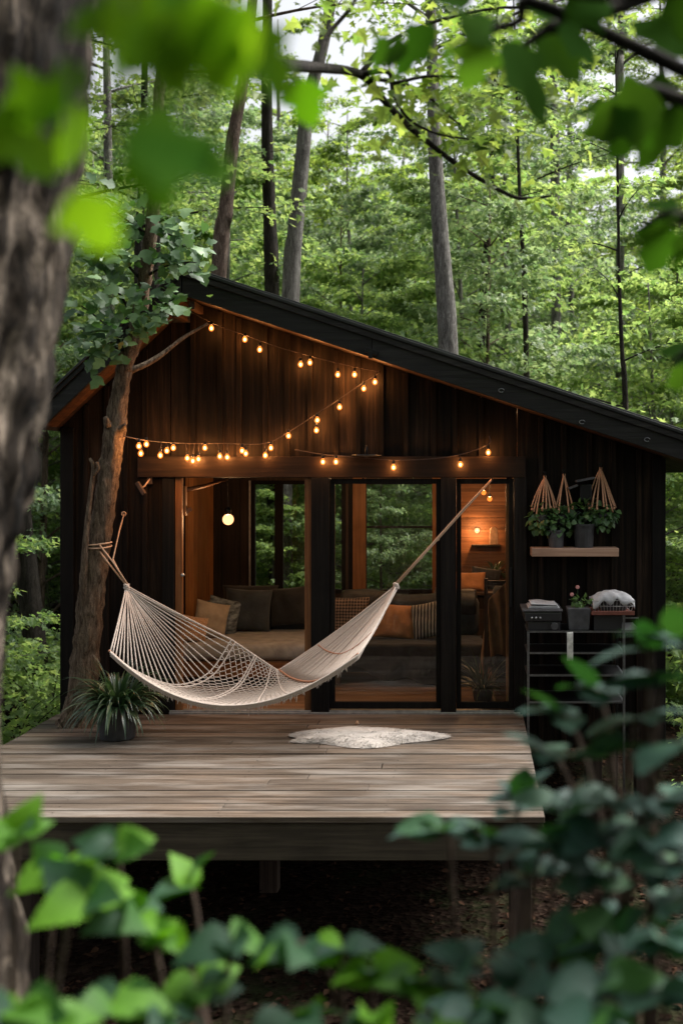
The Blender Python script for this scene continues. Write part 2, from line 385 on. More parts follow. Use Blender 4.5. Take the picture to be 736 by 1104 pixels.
def template(kind, rows=10, fold=.18, droop=.25):
    o = outline(kind, rows); V = []; F = []
    for t, w in o:
        z = -droop * t * t
        V += [(t, w, z + fold * w), (t, 0, z), (t, -w, z + fold * w)]
    for i in range(rows):
        a = i * 3; F += [(a, a + 1, a + 4, a + 3), (a + 1, a + 2, a + 5, a + 4)]
    return np.array(V), np.array(F)
T_FAR = (np.array([(0, 0, 0), (.28, .27, .07), (.62, .24, .03), (1, 0, -.12), (.62, -.24, .03), (.28, -.27, .07)]), np.array([(0, 5, 4, 3), (0, 3, 2, 1)]))
T_STAR = (np.array([(0, 0, 0), (.10, .42, .06), (.42, .18, .02), (.55, .50, 0), (.62, .16, -.03), (1, 0, -.14), (.62, -.16, -.03), (.55, -.50, 0), (.42, -.18, .02), (.10, -.42, .06)]),
          np.array([(0, 2, 1, 1), (0, 4, 3, 2), (0, 5, 4, 4), (0, 6, 5, 5), (0, 8, 7, 6), (0, 9, 8, 8)]))
T_BROAD = template('broad', 6); T_OV = template('ovate', 8); T_LOBE = template('lobed', 12, .12, .2); T_LANCE = template('lance', 8)
def frames(D, Nn):
    D = D / (np.linalg.norm(D, axis=1, keepdims=True) + 1e-9)
    S = np.cross(Nn, D); S /= (np.linalg.norm(S, axis=1, keepdims=True) + 1e-9)
    return D, S, np.cross(D, S)
def leaf_mesh(name, pos, D, Nn, size, tmpl, mat, parent=None, smooth=False, rnd=None):
    TV, TF = tmpl; n = len(pos); k = len(TV)
    D, S, U = frames(np.asarray(D, float), np.asarray(Nn, float)); size = np.asarray(size).reshape(-1, 1, 1)
    V = (np.asarray(pos)[:, None, :] + size * (TV[None, :, 0:1] * D[:, None, :] + TV[None, :, 1:2] * S[:, None, :] + TV[None, :, 2:3] * U[:, None, :])).reshape(-1, 3)
    F = (TF[None] + (np.arange(n) * k)[:, None, None]).reshape(-1, TF.shape[1])
    if parent is not None: V = V - np.array(world_of(parent))
    me = bpy.data.meshes.new(name)
    if (TF[:, 2] == TF[:, 3]).any():
        me.from_pydata(V.tolist(), [], [tuple(f[:3]) if f[2] == f[3] else tuple(f) for f in F.tolist()])
    else:
        me.vertices.add(len(V)); me.vertices.foreach_set('co', V.astype(np.float32).ravel())
        me.loops.add(F.size); me.loops.foreach_set('vertex_index', F.astype(np.int32).ravel())
        me.polygons.add(len(F)); me.polygons.foreach_set('loop_start', np.arange(0, F.size, 4, dtype=np.int32))
    rv = nr.rand(n) if rnd is None else rnd
    a = me.attributes.new('rnd', 'FLOAT', 'FACE'); a.data.foreach_set('value', np.repeat(rv, len(TF)).astype(np.float32))
    me.update(calc_edges=True)
    return link_mesh(name, me, mat, parent, smooth)

def bez(a, b, c, n=10):
    a, b, c = Vector(a), Vector(b), Vector(c)
    return [a * (1 - t) ** 2 + b * 2 * t * (1 - t) + c * t * t for t in [i / (n - 1) for i in range(n)]]
def catmull(pts, per=6):
    pts = [Vector(p) for p in pts]; q = [pts[0] * 2 - pts[1]] + pts + [pts[-1] * 2 - pts[-2]]; out = []
    for i in range(1, len(q) - 2):
        for k in range(per):
            t = k / per; p0, p1, p2, p3 = q[i - 1:i + 3]
            out.append(.5 * ((2 * p1) + (p2 - p0) * t + (2 * p0 - 5 * p1 + 4 * p2 - p3) * t * t + (3 * p1 - p0 - 3 * p2 + p3) * t ** 3))
    out.append(pts[-1]); return out
def ground_z(x, y):
    z = -1.15
    if y < -5: z += (-5 - y) * .35
    if y > 12: z += (y - 12) * .10
    z += .06 * noise.noise(Vector((x * .5, y * .5, 0))) + .3 * noise.noise(Vector((x * .08, y * .08, 3))) * min(1, max(0, (abs(y) - 6) / 10))
    return z
# ================================================================== setting: ground
def make_ground():
    xs = sorted(set([-400, -250, -150, -90, -60] + [x for x in np.linspace(-40, 40, 161)] + [60, 90, 150, 250, 400]))
    ys = sorted(set([-400, -250, -120, -60, -30] + [y for y in np.linspace(-16, 50, 133)] + [60, 80, 120, 200, 400]))
    mb = MB(); nv = len(ys)
    V = [(x, y, ground_z(x, min(max(y, -18), 60))) for x in xs for y in ys]
    mb.add(V, [(i * nv + j, (i + 1) * nv + j, (i + 1) * nv + j + 1, i * nv + j + 1) for i in range(len(xs) - 1) for j in range(nv - 1)])
    o = mb.build('ground', M['soil'], smooth=True); tag(o, kind='structure')
    n = 26000
    x = nr.uniform(-7, 7, n); y = nr.uniform(-5, 12, n)
    z = np.array([ground_z(a, b) + .012 for a, b in zip(x, y)]) + nr.uniform(0, .02, n)
    D = nr.normal(size=(n, 3)); D[:, 2] *= .2; Nn = nr.normal(size=(n, 3)) * .35 + np.array([0, 0, 1])
    o = leaf_mesh('leaf_litter', np.stack([x, y, z], 1), D, Nn, nr.uniform(.03, .08, n), T_FAR, M['litter'])
    tag(o, 'brown dead leaves scattered over the forest floor', 'leaf litter', kind='stuff')
make_ground()

# ================================================================== deck
DXL, DXR, DY0, DY1 = -3.70, .46, -3.153, -.045
TREE_X, TREE_Y = P(88, 778, -.46).x, -.46
def make_deck():
    d = empty('deck', ((DXL + DXR) / 2, DY0, 0), 'weathered grey timber deck on posts in front of the cabin', 'deck')
    mb = MB(); w = .148; y = DY0
    while y < DY1 - .01:
        y1 = min(y + w - .010, DY1); dz = rng.uniform(-.006, .003)
        segs = []
        cuts = sorted([rng.uniform(DXL + .8, DXR - .8)] if rng.random() < .55 else [])
        xs = [DXL] + cuts + [DXR]
        for a, b in zip(xs, xs[1:]): segs.append((a + .002, b - .002))
        if y < TREE_Y + .17 and y1 > TREE_Y - .17:
            s2 = []
            for a, b in segs:
                if a < TREE_X - .15: s2.append((a, min(b, TREE_X - .15)))
                if b > TREE_X + .15: s2.append((max(a, TREE_X + .15), b))
            segs = s2
        for a, b in segs:
            mb.box(a + rng.uniform(-.004, .004), b, y, y1, -.038 + dz, dz)
        y += w
    mb.build('deck_boards', M['deck'], d, bevel=.004)
    mb = MB(); mb.box(DXL + .01, DXR - .01, DY0 + .02, DY0 + .065, -.285, -.041); mb.build('front_beam', M['deckbeam'], d, bevel=.004)
    for nm, xx in (('side_beam', DXL + .01), ('side_beam', DXR - .055)):
        mb = MB(); mb.box(xx, xx + .045, DY0 + .067, DY1, -.245, -.041); mb.build(nm, M['deckbeam'], d, bevel=.004)
    for i in range(8):
        x = DXL + .5 + i * .46; mb = MB(); mb.box(x, x + .045, DY0 + .067, DY1, -.20, -.041)
        mb.build('joist', M['deckbeam'], d)
    for x, y in ((-2.87, DY0 + .2), (P(576, 0, DY0 + .3).x - .1, DY0 + .2), (DXL + .25, -1.2), (-1.6, -1.2), (.30, -1.2)):
        mb = MB(); mb.box(x - .07, x + .07, y - .07, y + .07, -1.35, -.201 if y > DY0 + .5 else -.05); mb.build('post', M['post'], d, bevel=.006)
    mb = MB()
    y = DY0 + w / 2
    while y < DY1:
        for xx in (DXL + .03, DXR - .03, -1.6, -2.65, -.55):
            mb.lathe([(.0045, 0), (.0045, .0015)], (xx, y + rng.uniform(-.03, .03), -.0005), 6)
        y += w
    mb.build('screw_heads', M['blackmetal'], d)
make_deck()

# ================================================================== cabin
RY = -.40                                   # front plane of the roof edge
pA, pB = P(215, 293, RY), P(736, 465, RY)
slR = (pB.z - pA.z) / (pB.x - pA.x)
RX = P(196, 0, RY).x; RZ = pA.z + slR * (RX - pA.x)
XR_END = 2.15
pL = P(52, 424, RY); XL_END = -3.72; slL = (RZ - pL.z) / (RX - pL.x)
def ztop(x): return RZ + (x - RX) * (slR if x > RX else slL)
TH = .25
def zsof(x): return ztop(x) - TH
WX0, WX1, CD = -3.66, P(714, 0, 0).x, 3.45
OX0, OX1, OZ = P(184, 0, 0).x, P(557, 0, 0).x, 2.108
ZB = -.32
cab = empty('cabin', ((WX0 + WX1) / 2, 0, ground_z(0, 0)), 'black timber cabin with lopsided gable roof and glazed doors', 'cabin')

def boards(mb, x0, x1, y0, y1, zlo, zhi=None, w=.2, batten=True, side=-1):
    """vertical boards of uneven width; tops follow the roof when zhi is None"""
    xs = [x0]
    while xs[-1] < x1 - w * .6: xs.append(xs[-1] + w * rng.uniform(.8, 1.25))
    xs[-1] = x1 if len(xs) > 1 else xs[-1]
    if xs[-1] != x1: xs.append(x1)
    for a, b in zip(xs, xs[1:]):
        g = .003; jit = rng.uniform(0, .006)
        ys = (y0 + jit, y1)
        za, zb = (zsof(a + g), zsof(b - g)) if zhi is None else (zhi, zhi)
        bp = [a + g, b - g]
        if a < RX < b and zhi is None: za = zb = min(za, zb)
        mb.hexa([(a + g, ys[0], zlo), (b - g, ys[0], zlo), (b - g, ys[1], zlo), (a + g, ys[1], zlo),
                 (a + g, ys[0], za), (b - g, ys[0], zb), (b - g, ys[1], zb), (a + g, ys[1], za)])
        if batten and a > x0 + .02:
            h = .022; zt = min(zsof(a - h), zsof(a + h)) if zhi is None else zhi
            mb.box(a - h, a + h, y0 - .02, y0 + .004, zlo, zt - .002)
mb = MB(); boards(mb, WX0, OX0, 0, .06, ZB); boards(mb, OX0, OX1, 0, .06, OZ + .185); boards(mb, OX1, WX1, 0, .06, ZB)
front = mb.build('wall', M['wall'], cab, bevel=.002)
# side walls and rear wall
mb = MB()
for x in (WX0, WX1 - .06):
    mb = MB(); n = 16
    for i in range(n):
        ya, yb = .062 + (CD - .062) * i / n + .002, .062 + (CD - .062) * (i + 1) / n - .002
        mb.box(x, x + .06, ya, yb, ZB, zsof(x + .03) - .02)
    mb.build('wall', M['wall'], cab)
ZW0, ZW1 = .72, 2.06
W = [(-2.62, -2.28), (-2.20, -1.52), (-1.47, -1.38), (-1.22, -.44)]
wins = [(-2.62, -1.50), (-1.46, -.40)]
mb = MB(); ya, yb = CD - .06, CD
boards(mb, WX0 + .062, wins[0][0], ya, yb, ZB, batten=False)
boards(mb, wins[0][1], wins[1][0], ya, yb, ZB, 2.9, batten=False, w=.1)
boards(mb, wins[1][1], WX1 - .062, ya, yb, ZB, batten=False)
for a, b in wins:
    boards(mb, a, b, ya, yb, ZB, ZW0, batten=False); boards(mb, a, b, ya, yb, ZW1, 2.95, batten=False)
mb.build('wall', M['darkwood'], cab)
# cedar plank lining on the right part of the rear wall and right wall
mb = MB(); z = .02
while z < 2.4:
    h = rng.uniform(.13, .17); mb.box(-.36, WX1 - .085, CD - .085, CD - .062, z, z + h - .004); mb.box(WX1 - .085, WX1 - .062, .08, CD - .09, z, z + h - .004); z += h
mb.build('cedar_lining', M['cedar_x'], cab)
# corner posts
for x0, x1 in ((WX0 - .02, WX0 + .10), (WX1 - .10, WX1 + .02)):
    mb = MB(); mb.box(x0, x1, -.032, -.022 + .018, ZB - .02, min(zsof(x0), zsof(x1)) - .01); mb.build('corner_board', M['trim'], cab, bevel=.003)
# floor and stilts
mb = MB(); y = .0
while y < CD - .12:
    mb.box(WX0 + .07, WX1 - .07, y + .062, y + .062 + .115, -.05, -.002); y += .118
mb.build('floor', M['floor'], cab, bevel=.002)
mb = MB(); mb.box(WX0 + .01, WX1 - .01, .02, CD - .02, -.30, -.052); mb.build('floor_frame', M['trim_x'], cab)
for x, y in ((WX0 + .15, .2), (-1.6, .2), (P(640, 0, .1).x, .2), (P(694, 0, .1).x, .2), (WX0 + .15, CD - .3), (-1.6, CD - .3), (WX1 - .15, CD - .3)):
    mb = MB(); mb.box(x - .075, x + .075, y - .075, y + .075, -1.4, -.302); mb.build('stilt', M['post'], cab, bevel=.006)
# header beam and door frames
mb = MB(); mb.box(P(150, 0, 0).x, P(566, 0, 0).x, -.05, -.022, OZ + .004, OZ + .19); mb.box(OX0, OX1, -.0218, .0, OZ + .0, OZ + .184)
mb.build('header_beam', M['trim_x'], cab, bevel=.004)
mb = MB(); mb.box(OX0 - .01, OX1 + .01, .0, .11, OZ - .0, OZ + .18); mb.build('lintel', M['trim_x'], cab)
def xw(px, Y=0): return P(px, 0, Y).x
for a, b, y0, y1 in ((176, 188.5, -.028, .10), (336, 355.5, -.05, .10), (475, 491.5, -.05, .10), (553.5, 567, -.05, .10)):
    mb = MB(); mb.box(xw(a), xw(b), y0, y1, .002, OZ + .002); mb.build('door_post', M['trim'], cab, bevel=.004)
mb = MB(); mb.box(xw(189), xw(196.5), .0, .05, .02, OZ); mb.build('jamb', M['cedar'], cab, bevel=.003)
mb = MB(); mb.box(xw(328.5), xw(335.7), -.01, .05, .02, OZ); mb.build('jamb', M['cedar'], cab, bevel=.003)
mb = MB(); mb.box(xw(184), xw(560), -.055, .11, -.04, .012); mb.box(xw(184), xw(560), -.040, -.030, .012, .026); mb.build('door_sill', M['steel'], cab, bevel=.003)
def door_leaf(px0, px1, y, handle=None, thick=.04):
    x0, x1 = xw(px0, y), xw(px1, y)
    mb = MB(); s = .042
    mb.box(x0, x0 + s, y, y + thick, .03, OZ - .01); mb.box(x1 - s, x1, y, y + thick, .03, OZ - .01)
    mb.box(x0 + s, x1 - s, y, y + thick, .03, .09); mb.box(x0 + s, x1 - s, y, y + thick, OZ - .055, OZ - .01)
    f = mb.build('sliding_door', M['trim'], cab, bevel=.003)
    g = MB(); g.box(x0 + s - .005, x1 - s + .005, y + .017, y + .023, .085, OZ - .05); g.build('pane', M['glass'], f)
    if handle is not None:
        h = MB(); hx = xw(handle, y); h.box(hx - .012, hx + .012, y - .03, y - .002, .95, 1.3); h.build('handle', M['blackmetal'], f, bevel=.004)
door_leaf(355.8, 474.8, .01); door_leaf(491.8, 553.2, .01, 550.5)
mb = MB(); mb.box(xw(545, .06), xw(551.5, .06), .056, .12, .02, OZ); mb.build('jamb', M['cedar'], cab, bevel=.003)
# small round pull on the left jamb
mb = MB(); mb.sphere(P(197, 620, -.02), .018, 10, 6); mb.build('door_knob', M['steel'], cab, smooth=True)
# inner partition at the left of the opening
mb = MB(); y = 1.92
while y < 2.95:
    mb.box(-3.04, -3.0, y, y + .19, .0, 2.5); y += .193
mb.build('partition', M['cedar'], cab, bevel=.002)
# rear windows
def window(x0, x1, muls, bars, light_left=False):
    y0, y1 = CD - .075, CD - .005; mb = MB(); s = .045
    mb.box(x0, x0 + s, y0, y1, ZW0, ZW1); mb.box(x1 - s, x1, y0, y1, ZW0, ZW1)
    mb.box(x0 + s, x1 - s, y0, y1, ZW0, ZW0 + s); mb.box(x0 + s, x1 - s, y0, y1, ZW1 - s, ZW1)
    for a, b in muls: mb.box(a, b, y0 + .003, y1 - .003, ZW0 + s, ZW1 - s)
    for a, b, z in bars: mb.box(a, b, y0 + .006, y1 - .006, z - .012, z + .012)
    f = mb.build('window', M['trim'], cab, bevel=.003)
    g = MB(); g.box(x0 + s, x1 - s, CD - .042, CD - .037, ZW0 + s, ZW1 - s); g.build('pane', M['glass'], f)
    if light_left:
        g = MB(); g.box(x0 - .022, x0 - .002, y0 - .012, y0 + .02, ZW0 - .03, ZW1); g.build('casing', M['steel'], f)
s3 = 1250 / (DIST + CD)
def xb(px): return (px - 508) / s3
window(*wins[0], [(xb(297), xb(306))], [], True)
window(*wins[1], [(xb(378), xb(395.5))], [(xb(396), wins[1][1] - .045, 2.15 - 58 / s3)])
mb = MB(); mb.box(xb(381), xb(395), CD - .10, CD - .076, .3, 2.3); mb.box(xb(466), xb(475), CD - .11, CD - .086, .3, 2.3); mb.build('window_trim', M['cedar'], cab, bevel=.002)

# ---- roof
mb = MB()
def slab(mb, y0, y1, top, bot, xa, xb_, r=None):
    mb.prism([(xa, ztop(xa) - bot), (xb_, ztop(xb_) - bot), (xb_, ztop(xb_) - top), (xa, ztop(xa) - top)], y0, y1, r)
YB = CD + .35
slab(mb, RY - .04, YB, -.0, .03, RX, XR_END + .03); slab(mb, RY - .04, YB, .0, .03, XL_END - .03, RX)
y = RY + .1
while y < YB: slab(mb, y, y + .03, -.03, .0, RX + .1, XR_END); y += .42
mb.box(RX - .09, RX + .09, RY - .045, YB, RZ - .005, RZ + .022)
roof = mb.build('roof', M['roofmetal'], cab, bevel=.003)
mb = MB()
slab(mb, RY - .025, RY - .0, .032, .085, RX + .004, XR_END + .02); slab(mb, RY - .025, RY - .0, .032, .085, XL_END - .02, RX - .004)
mb.build('drip_board', M['fascia'], roof, bevel=.003)
mb = MB()
xj = -.86                                       # butt joint of the bargeboard
slab(mb, RY, RY + .04, .032, TH, RX + .004, xj - .002, .3); slab(mb, RY, RY + .04, .032, TH, xj + .002, XR_END, .55); mb.build('bargeboard', M['fascia'], roof, bevel=.004); mb = MB()
slab(mb, RY, RY + .04, .032, TH, XL_END, RX - .004, .4); mb.build('bargeboard', M['fascia'], roof, bevel=.004); mb = MB()
slab(mb, YB - .05, YB - .01, .032, TH, RX + .004, XR_END); mb.build('bargeboard', M['fascia'], roof); mb = MB(); slab(mb, YB - .05, YB - .01, .032, TH, XL_END, RX - .004)
mb.build('bargeboard', M['fascia'], roof, bevel=.004)
mb = MB()
for s in (1, -1):
    xa, xe = (RX + .004, XR_END - .03) if s > 0 else (XL_END + .03, RX - .004)
    y = RY + .042
    while y < YB - .06:
        slab(mb, y, y + .132, TH - .022, TH - .002, xa, xe); y += .135
mb.build('soffit', M['soffit'], roof, bevel=.002)
mb = MB(); mb.box(XR_END - .028, XR_END + .012, RY + .042, YB - .052, ztop(XR_END) - TH, ztop(XR_END) - .04); mb.build('eaves_board', M['fascia'], roof); mb = MB()
mb.box(XL_END - .012, XL_END + .028, RY + .042, YB - .052, ztop(XL_END) - TH, ztop(XL_END) - .04); mb.build('eaves_board', M['fascia'], roof)
# small bracket at the bargeboard joint, knots of the board, rafter ends under the ridge
mb = MB(); c = Vector((xj, RY - .012, ztop(xj) - .20)); mb.obox(c, (.12, .02, .045), Matrix.Rotation(.32, 3, 'Y')); mb.obox(c + Vector((-.01, -.012, -.03)), (.035, .03, .06)); mb.build('bracket', M['blackmetal'], roof, bevel=.004)
for px, py in ((540, 421), (627, 455), (697, 474)):
    mb = MB(); q = P(px, py, RY - .012)
    mb.tube([q + Vector((.02 * math.cos(t) * 1.2, -.004, .016 * math.sin(t))) for t in np.linspace(0, 5.4, 12)], .004, 5); mb.build('ring_hook', M['greymetal'], roof, smooth=True)
for x in (RX + .05, RX - .09):
    mb = MB(); mb.box(x, x + .05, RY + .045, -.025, zsof(x) - .10, zsof(x) - .03); mb.build('rafter_end', M['soffit'], roof, bevel=.003)

# ================================================================== things on the facade
def hook(px, py):
    t = empty('wall_hook', P(px, py, 0), 'rustic wooden peg hook on the dark wall left of the open door', 'hook')
    mb = MB(); mb.tube([P(px + 9, py - 8, -.03), P(px + 3, py, -.06), P(px, py + 2, -.07)], [.006, .008, .006], 6); mb.build('peg', M['rope_tan'], t, smooth=True)
    mb = MB(); mb.bar(P(px - 5, py - 4, -.06), P(px + 3, py + 9, -.09), .03, .035); mb.build('block', M['post'], t, bevel=.004)
    mb = MB(); mb.box(P(px + 7, 0, 0).x, P(px + 12, 0, 0).x, -.035, -.0, P(0, py - 2, 0).z, P(0, py - 14, 0).z); mb.build('back_plate', M['post'], t, bevel=.003)
hook(153, 524)
t = empty('wall_light', P(395, 490, 0), 'unlit flat metal wall light above the middle glass door', 'light')
mb = MB(); mb.lathe([(.004, .0), (.03, .004), (.13, .016), (.135, .02), (.03, .022)], P(395, 493, -.13), 20); mb.build('shade', M['greymetal'], t, smooth=True)
mb = MB(); mb.lathe([(.012, 0), (.015, .05), (.008, .09)], P(395, 491, -.13), 10); mb.tube([P(395, 484, -.13), P(395, 482, -.06), P(395, 484, -.02)], .006, 6); mb.build('bracket', M['blackmetal'], t, smooth=True)

# ---- string lights
def point_light(loc, energy, col, rad, parent):
    l = bpy.data.lights.new('bulb_light', 'POINT'); l.energy = energy; l.color = col; l.shadow_soft_size = rad
    o = bpy.data.objects.new('bulb_light', l); COL.objects.link(o); o.parent = parent
    o.location = Vector(loc) - world_of(parent); return o
BULB_E = 7.8
def string_light(label, wire, bulbs):
    t = empty('string_lights', wire[0], label, 'string lights')
    mb = MB(); pts = catmull(wire, 8); mb.tube(pts, .0045, 6)
    for b in bulbs:                              # each lamp hangs from the closest point of the wire
        b = Vector(b); top = b + Vector((0, 0, .055)); near = min(pts, key=lambda q: (q - top).length)
        mb.tube([near, (near + top) / 2 + Vector((0, 0, -.01)), top], .003, 5)
    mb.build('wire', M['wire'], t, smooth=True)
    for b in bulbs:
        b = Vector(b)
        m1 = MB(); m1.lathe([(.003, -.026), (.013, -.023), (.021, -.012), (.024, .0), (.021, .013), (.013, .023), (.010, .031)], b, 14); g = m1.build('bulb', M['bulb_on'], t, smooth=True)
        m1 = MB(); m1.sphere(b, .0115, 8, 6, (1, 1, 1.25)); m1.build('filament', M['filament'], g, smooth=True)
        m1 = MB(); m1.lathe([(.012, .030), (.014, .034), (.013, .055), (.006, .060)], b, 10); m1.build('socket', M['blackmetal'], g, smooth=True)
        point_light(b, BULB_E * rng.uniform(.8, 1.2), (1, .40, .11), .016, t)
def PL(l, Y0, Y1=None):
    n = len(l); return [P(x, y, Y0 if Y1 is None else Y0 + (Y1 - Y0) * i / max(1, n - 1)) for i, (x, y) in enumerate(l)]
string_light('string of glowing amber bulbs running down under the gable edge', PL([(193, 330), (215, 341), (240, 353), (264, 361), (300, 374), (335, 384), (375, 394), (410, 401)], -.14, -.075),
             PL([(228, 354), (264, 366), (280, 377), (324, 393), (334, 391), (364, 404), (382, 404), (404, 412)], -.13, -.08))
def gy(px): return -.09 - .56 * max(0, min(1, (200 - px) / 50)) ** 1.3
string_light('long glowing bulb garland sagging from the leaning tree to the wall', [P(x, y, gy(x)) for x, y in [(133, 470), (160, 475), (200, 478), (240, 478), (285, 478), (312, 465), (340, 447), (366, 430), (392, 412), (410, 401)]],
             [P(x, y, gy(x) - .005) for x, y in [(150, 481), (158, 479), (152, 489), (173, 491), (180, 486), (187, 483), (202, 494), (208, 497), (214, 495), (221, 483), (237, 492), (245, 493), (261, 486), (265, 489), (286, 491), (292, 483), (311, 470), (341, 464), (342, 453), (366, 439), (392, 419)]])
string_light('short row of glowing bulbs along the beam above the doors', PL([(318, 485), (348, 490), (362, 491), (395, 494), (424, 496), (460, 495), (496, 490), (526, 479), (527, 470)], -.095),
             PL([(348, 498), (362, 498), (424, 504), (496, 501), (526, 488)], -.10))

# ---- shelf, pots and hanging planters
sy = -.14
t = empty('wall_shelf', P(620, 595, 0), 'thick pale oak shelf on the dark wall right of the doors', 'shelf')
mb = MB(); mb.box(P(572.5, 0, -.25).x, P(666.5, 0, -.25).x, -.26, -.021, P(0, 600, -.25).z, P(0, 591, -.25).z); mb.build('board', M['shelfwood'], t, bevel=.005)
SZ = P(0, 591, -.25).z
def leafball(name, c, rad, n, size, mat, parent, tm, flat=.8, droop=.5, seed=0):
    r_ = np.random.RandomState(seed); d = r_.normal(size=(n, 3)); d /= np.linalg.norm(d, axis=1, keepdims=True)
    rr = r_.rand(n, 1) ** .4; pos = np.array(c) + d * rr * np.array(rad)
    pos[:, 1] = np.minimum(pos[:, 1], -.045) if c[1] < 0 else pos[:, 1]
    D = d + r_.normal(size=(n, 3)) * .4 + np.array([0, 0, -droop]); Nn = np.array([0, -.4, 1.]) + r_.normal(size=(n, 3)) * .5 + d * .4
    return leaf_mesh(name, pos, D, Nn, r_.uniform(.7, 1.25, n) * size, tm, mat, parent, smooth=True)
def shelf_pot(px, w, h, mat, label, rad, n, seed, cz=0):
    t = empty('potted_plant', (P(px, 0, sy).x, sy, SZ), label, 'potted plant')
    c = Vector((P(px, 0, sy).x, sy, SZ)); mb = MB()
    mb.lathe([(w * .42, 0), (w * .5, h * .9), (w * .54, h * .9), (w * .54, h), (w * .46, h), (w * .42, h * .8)], c, 20); mb.build('pot', mat, t, smooth=False)
    leafball('foliage', c + Vector((0, 0, h + .09 + cz)), rad, n, .055, M['leaf_ivy'], t, T_BROAD, seed=seed)
    mb = MB(); r2 = random.Random(seed)
    for i in range(9):
        a = r2.uniform(0, 6.28); e = c + Vector((math.cos(a) * rad[0] * .8, -abs(math.sin(a)) * .06, h + r2.uniform(0, .2))); mb.tube(bez(c + Vector((0, 0, h * .8)), c + Vector((0, 0, h + .2)), e, 6), .003, 5)
    mb.build('stems', M['leaf_grass'], t)
shelf_pot(599, .15, .155, M['pot_grey'], 'small grey pot with trailing green plant at left on oak shelf', (.17, .10, .14), 110, 3)
shelf_pot(629, .19, .21, M['pot'], 'taller black pot with leafy green plant at right on oak shelf', (.15, .10, .15), 90, 4)
def hanger(px, py, spread, cx, cy, label, n, nl, seed, side):
    t = empty('hanging_planter', P(px, py, -.04), label, 'hanging planter', 'rope hanging planters above the oak shelf')
    top = P(px, py, -.05); mb = MB(); r2 = random.Random(seed)
    bot = P(cx, cy, -.13)
    for i in range(n):
        a = math.pi * (i + r2.uniform(-.25, .25)) / (n - 1); off = Vector((-math.cos(a) * spread, -abs(math.sin(a)) * .08, r2.uniform(-.02, .02)))
        mb.tube(bez(top, top + off * r2.uniform(.4, .75) + (bot - top) * r2.uniform(.4, .55), bot + off * r2.uniform(.85, 1.1) + Vector((0, 0, r2.uniform(-.05, .03))), 7), [.006, .007, .007, .007, .007, .007, .008], 6)
        if i % 2: mb.sphere(bot + off, .012, 6, 5)
    mb.tube([top + Vector((0, 0, .01)), top - Vector((0, 0, .05))], .014, 8)
    mb.build('cords', M['rope_macrame'], t, smooth=True)
    c = bot + Vector((0, 0, -.10)); mb = MB(); mb.lathe([(.03, -.05), (.055, -.02), (.065, .05), (.055, .052), (.05, 0)], c, 14); mb.build('pot', M['pot'], t, smooth=True)
    for i in range(4):
        pass
    leafball('foliage', c + Vector((side * .02, 0, .02)), (.125, .09, .13), nl, .055, M['leaf_ivy'], t, T_BROAD, seed=seed, droop=.8)
    mb = MB(); mb.tube([top + Vector((0, .05, .03)), top + Vector((0, .0, .034)), top + Vector((0, -.022, .022)), top + Vector((0, -.02, .0)), top + Vector((0, 0, -.008)), top + Vector((0, .012, .004))], .005, 6); mb.box(top.x - .012, top.x + .012, -.03, -.02, top.z + .012, top.z + .05); mb.build('hook', M['blackmetal'], t)
hanger(587, 514, .115, 585, 549, 'leftmost rope hanger with round green leaves, nearest the door', 8, 95, 21, -1)
hanger(607.5, 512, .09, 606, 549, 'middle thin rope hanger with few cords among green leaves', 4, 70, 22, 0)
hanger(647, 505, .12, 648, 546, 'rightmost rope hanger with thick rust coloured cords and leaves', 9, 120, 23, 1)
t = empty('wall_lamp', P(630, 522, 0), 'unlit dark metal wall lamp behind the hanging planters', 'lamp')
mb = MB(); mb.box(P(624, 0, -.1).x, P(637, 0, -.1).x, -.15, -.03, P(0, 540, -.1).z, P(0, 522, -.1).z); mb.build('lamp_body', M['blackmetal'], t, bevel=.01)
mb = MB(); mb.bar(P(620, 519, -.12), P(640, 515, -.12), .15, .02); mb.bar(P(612, 527, -.12), P(622, 523, -.12), .10, .02); mb.build('lamp_hood', M['pot_grey'], t, bevel=.004)

# ---- metal rack to the right of the deck with its load
ry0, ry1 = -.60, -.12; rx0, rx1 = P(569, 0, ry0).x, P(672, 0, ry0).x
rz = [P(0, y, ry0).z for y in (681, 704, 728, 757)]
gz = ground_z(.9, -.4)
t = empty('metal_rack', ((rx0 + rx1) / 2, ry0, gz), 'slim black metal shelving rack beside the deck', 'rack')
for x in (rx0, rx1):
    for y in (ry0, ry1):
        mb = MB(); mb.box(x - .010, x + .010, y - .010, y + .010, gz - .03, rz[0] + (.16 if x == rx1 else -.006)); mb.build('leg', M['greymetal'] if y == ry0 else M['blackmetal'], t, bevel=.002)
for i, z in enumerate(rz):
    mb = MB(); mb.box(rx0 + .011, rx1 - .011, ry0 - .008, ry0 + .008, z - .008, z + .008)
    mb.box(rx0 + .011, rx1 - .011, ry1 - .008, ry1 + .008, z - .008, z + .008)
    for x in (rx0, rx1): mb.box(x - .008, x + .008, ry0 + .011, ry1 - .011, z - .008, z + .008)
    mb.build('rail', M['greymetal'], t)
    mb = MB(); mb.box(rx0 + .012, rx1 - .012, ry0 + .009, ry1 - .009, z - .006, z + .006); mb.build('shelf', M['blackmetal'], t)
TZ = rz[0] + .006
mb = MB(); mb.box(rx1 + .012, P(690, 0, ry0).x, ry0 + .0, ry1, P(0, 682, ry0).z, P(0, 679, ry0).z); mb.box(rx1 - .01, P(688, 0, ry0).x, ry0 - .005, ry0 + .008, P(0, 667, ry0).z, P(0, 665.5, ry0).z); mb.build('side_shelf', M['greymetal'], t)
mb = MB(); xa, xb2 = P(610.5, 0, ry0).x, P(617, 0, ry0).x
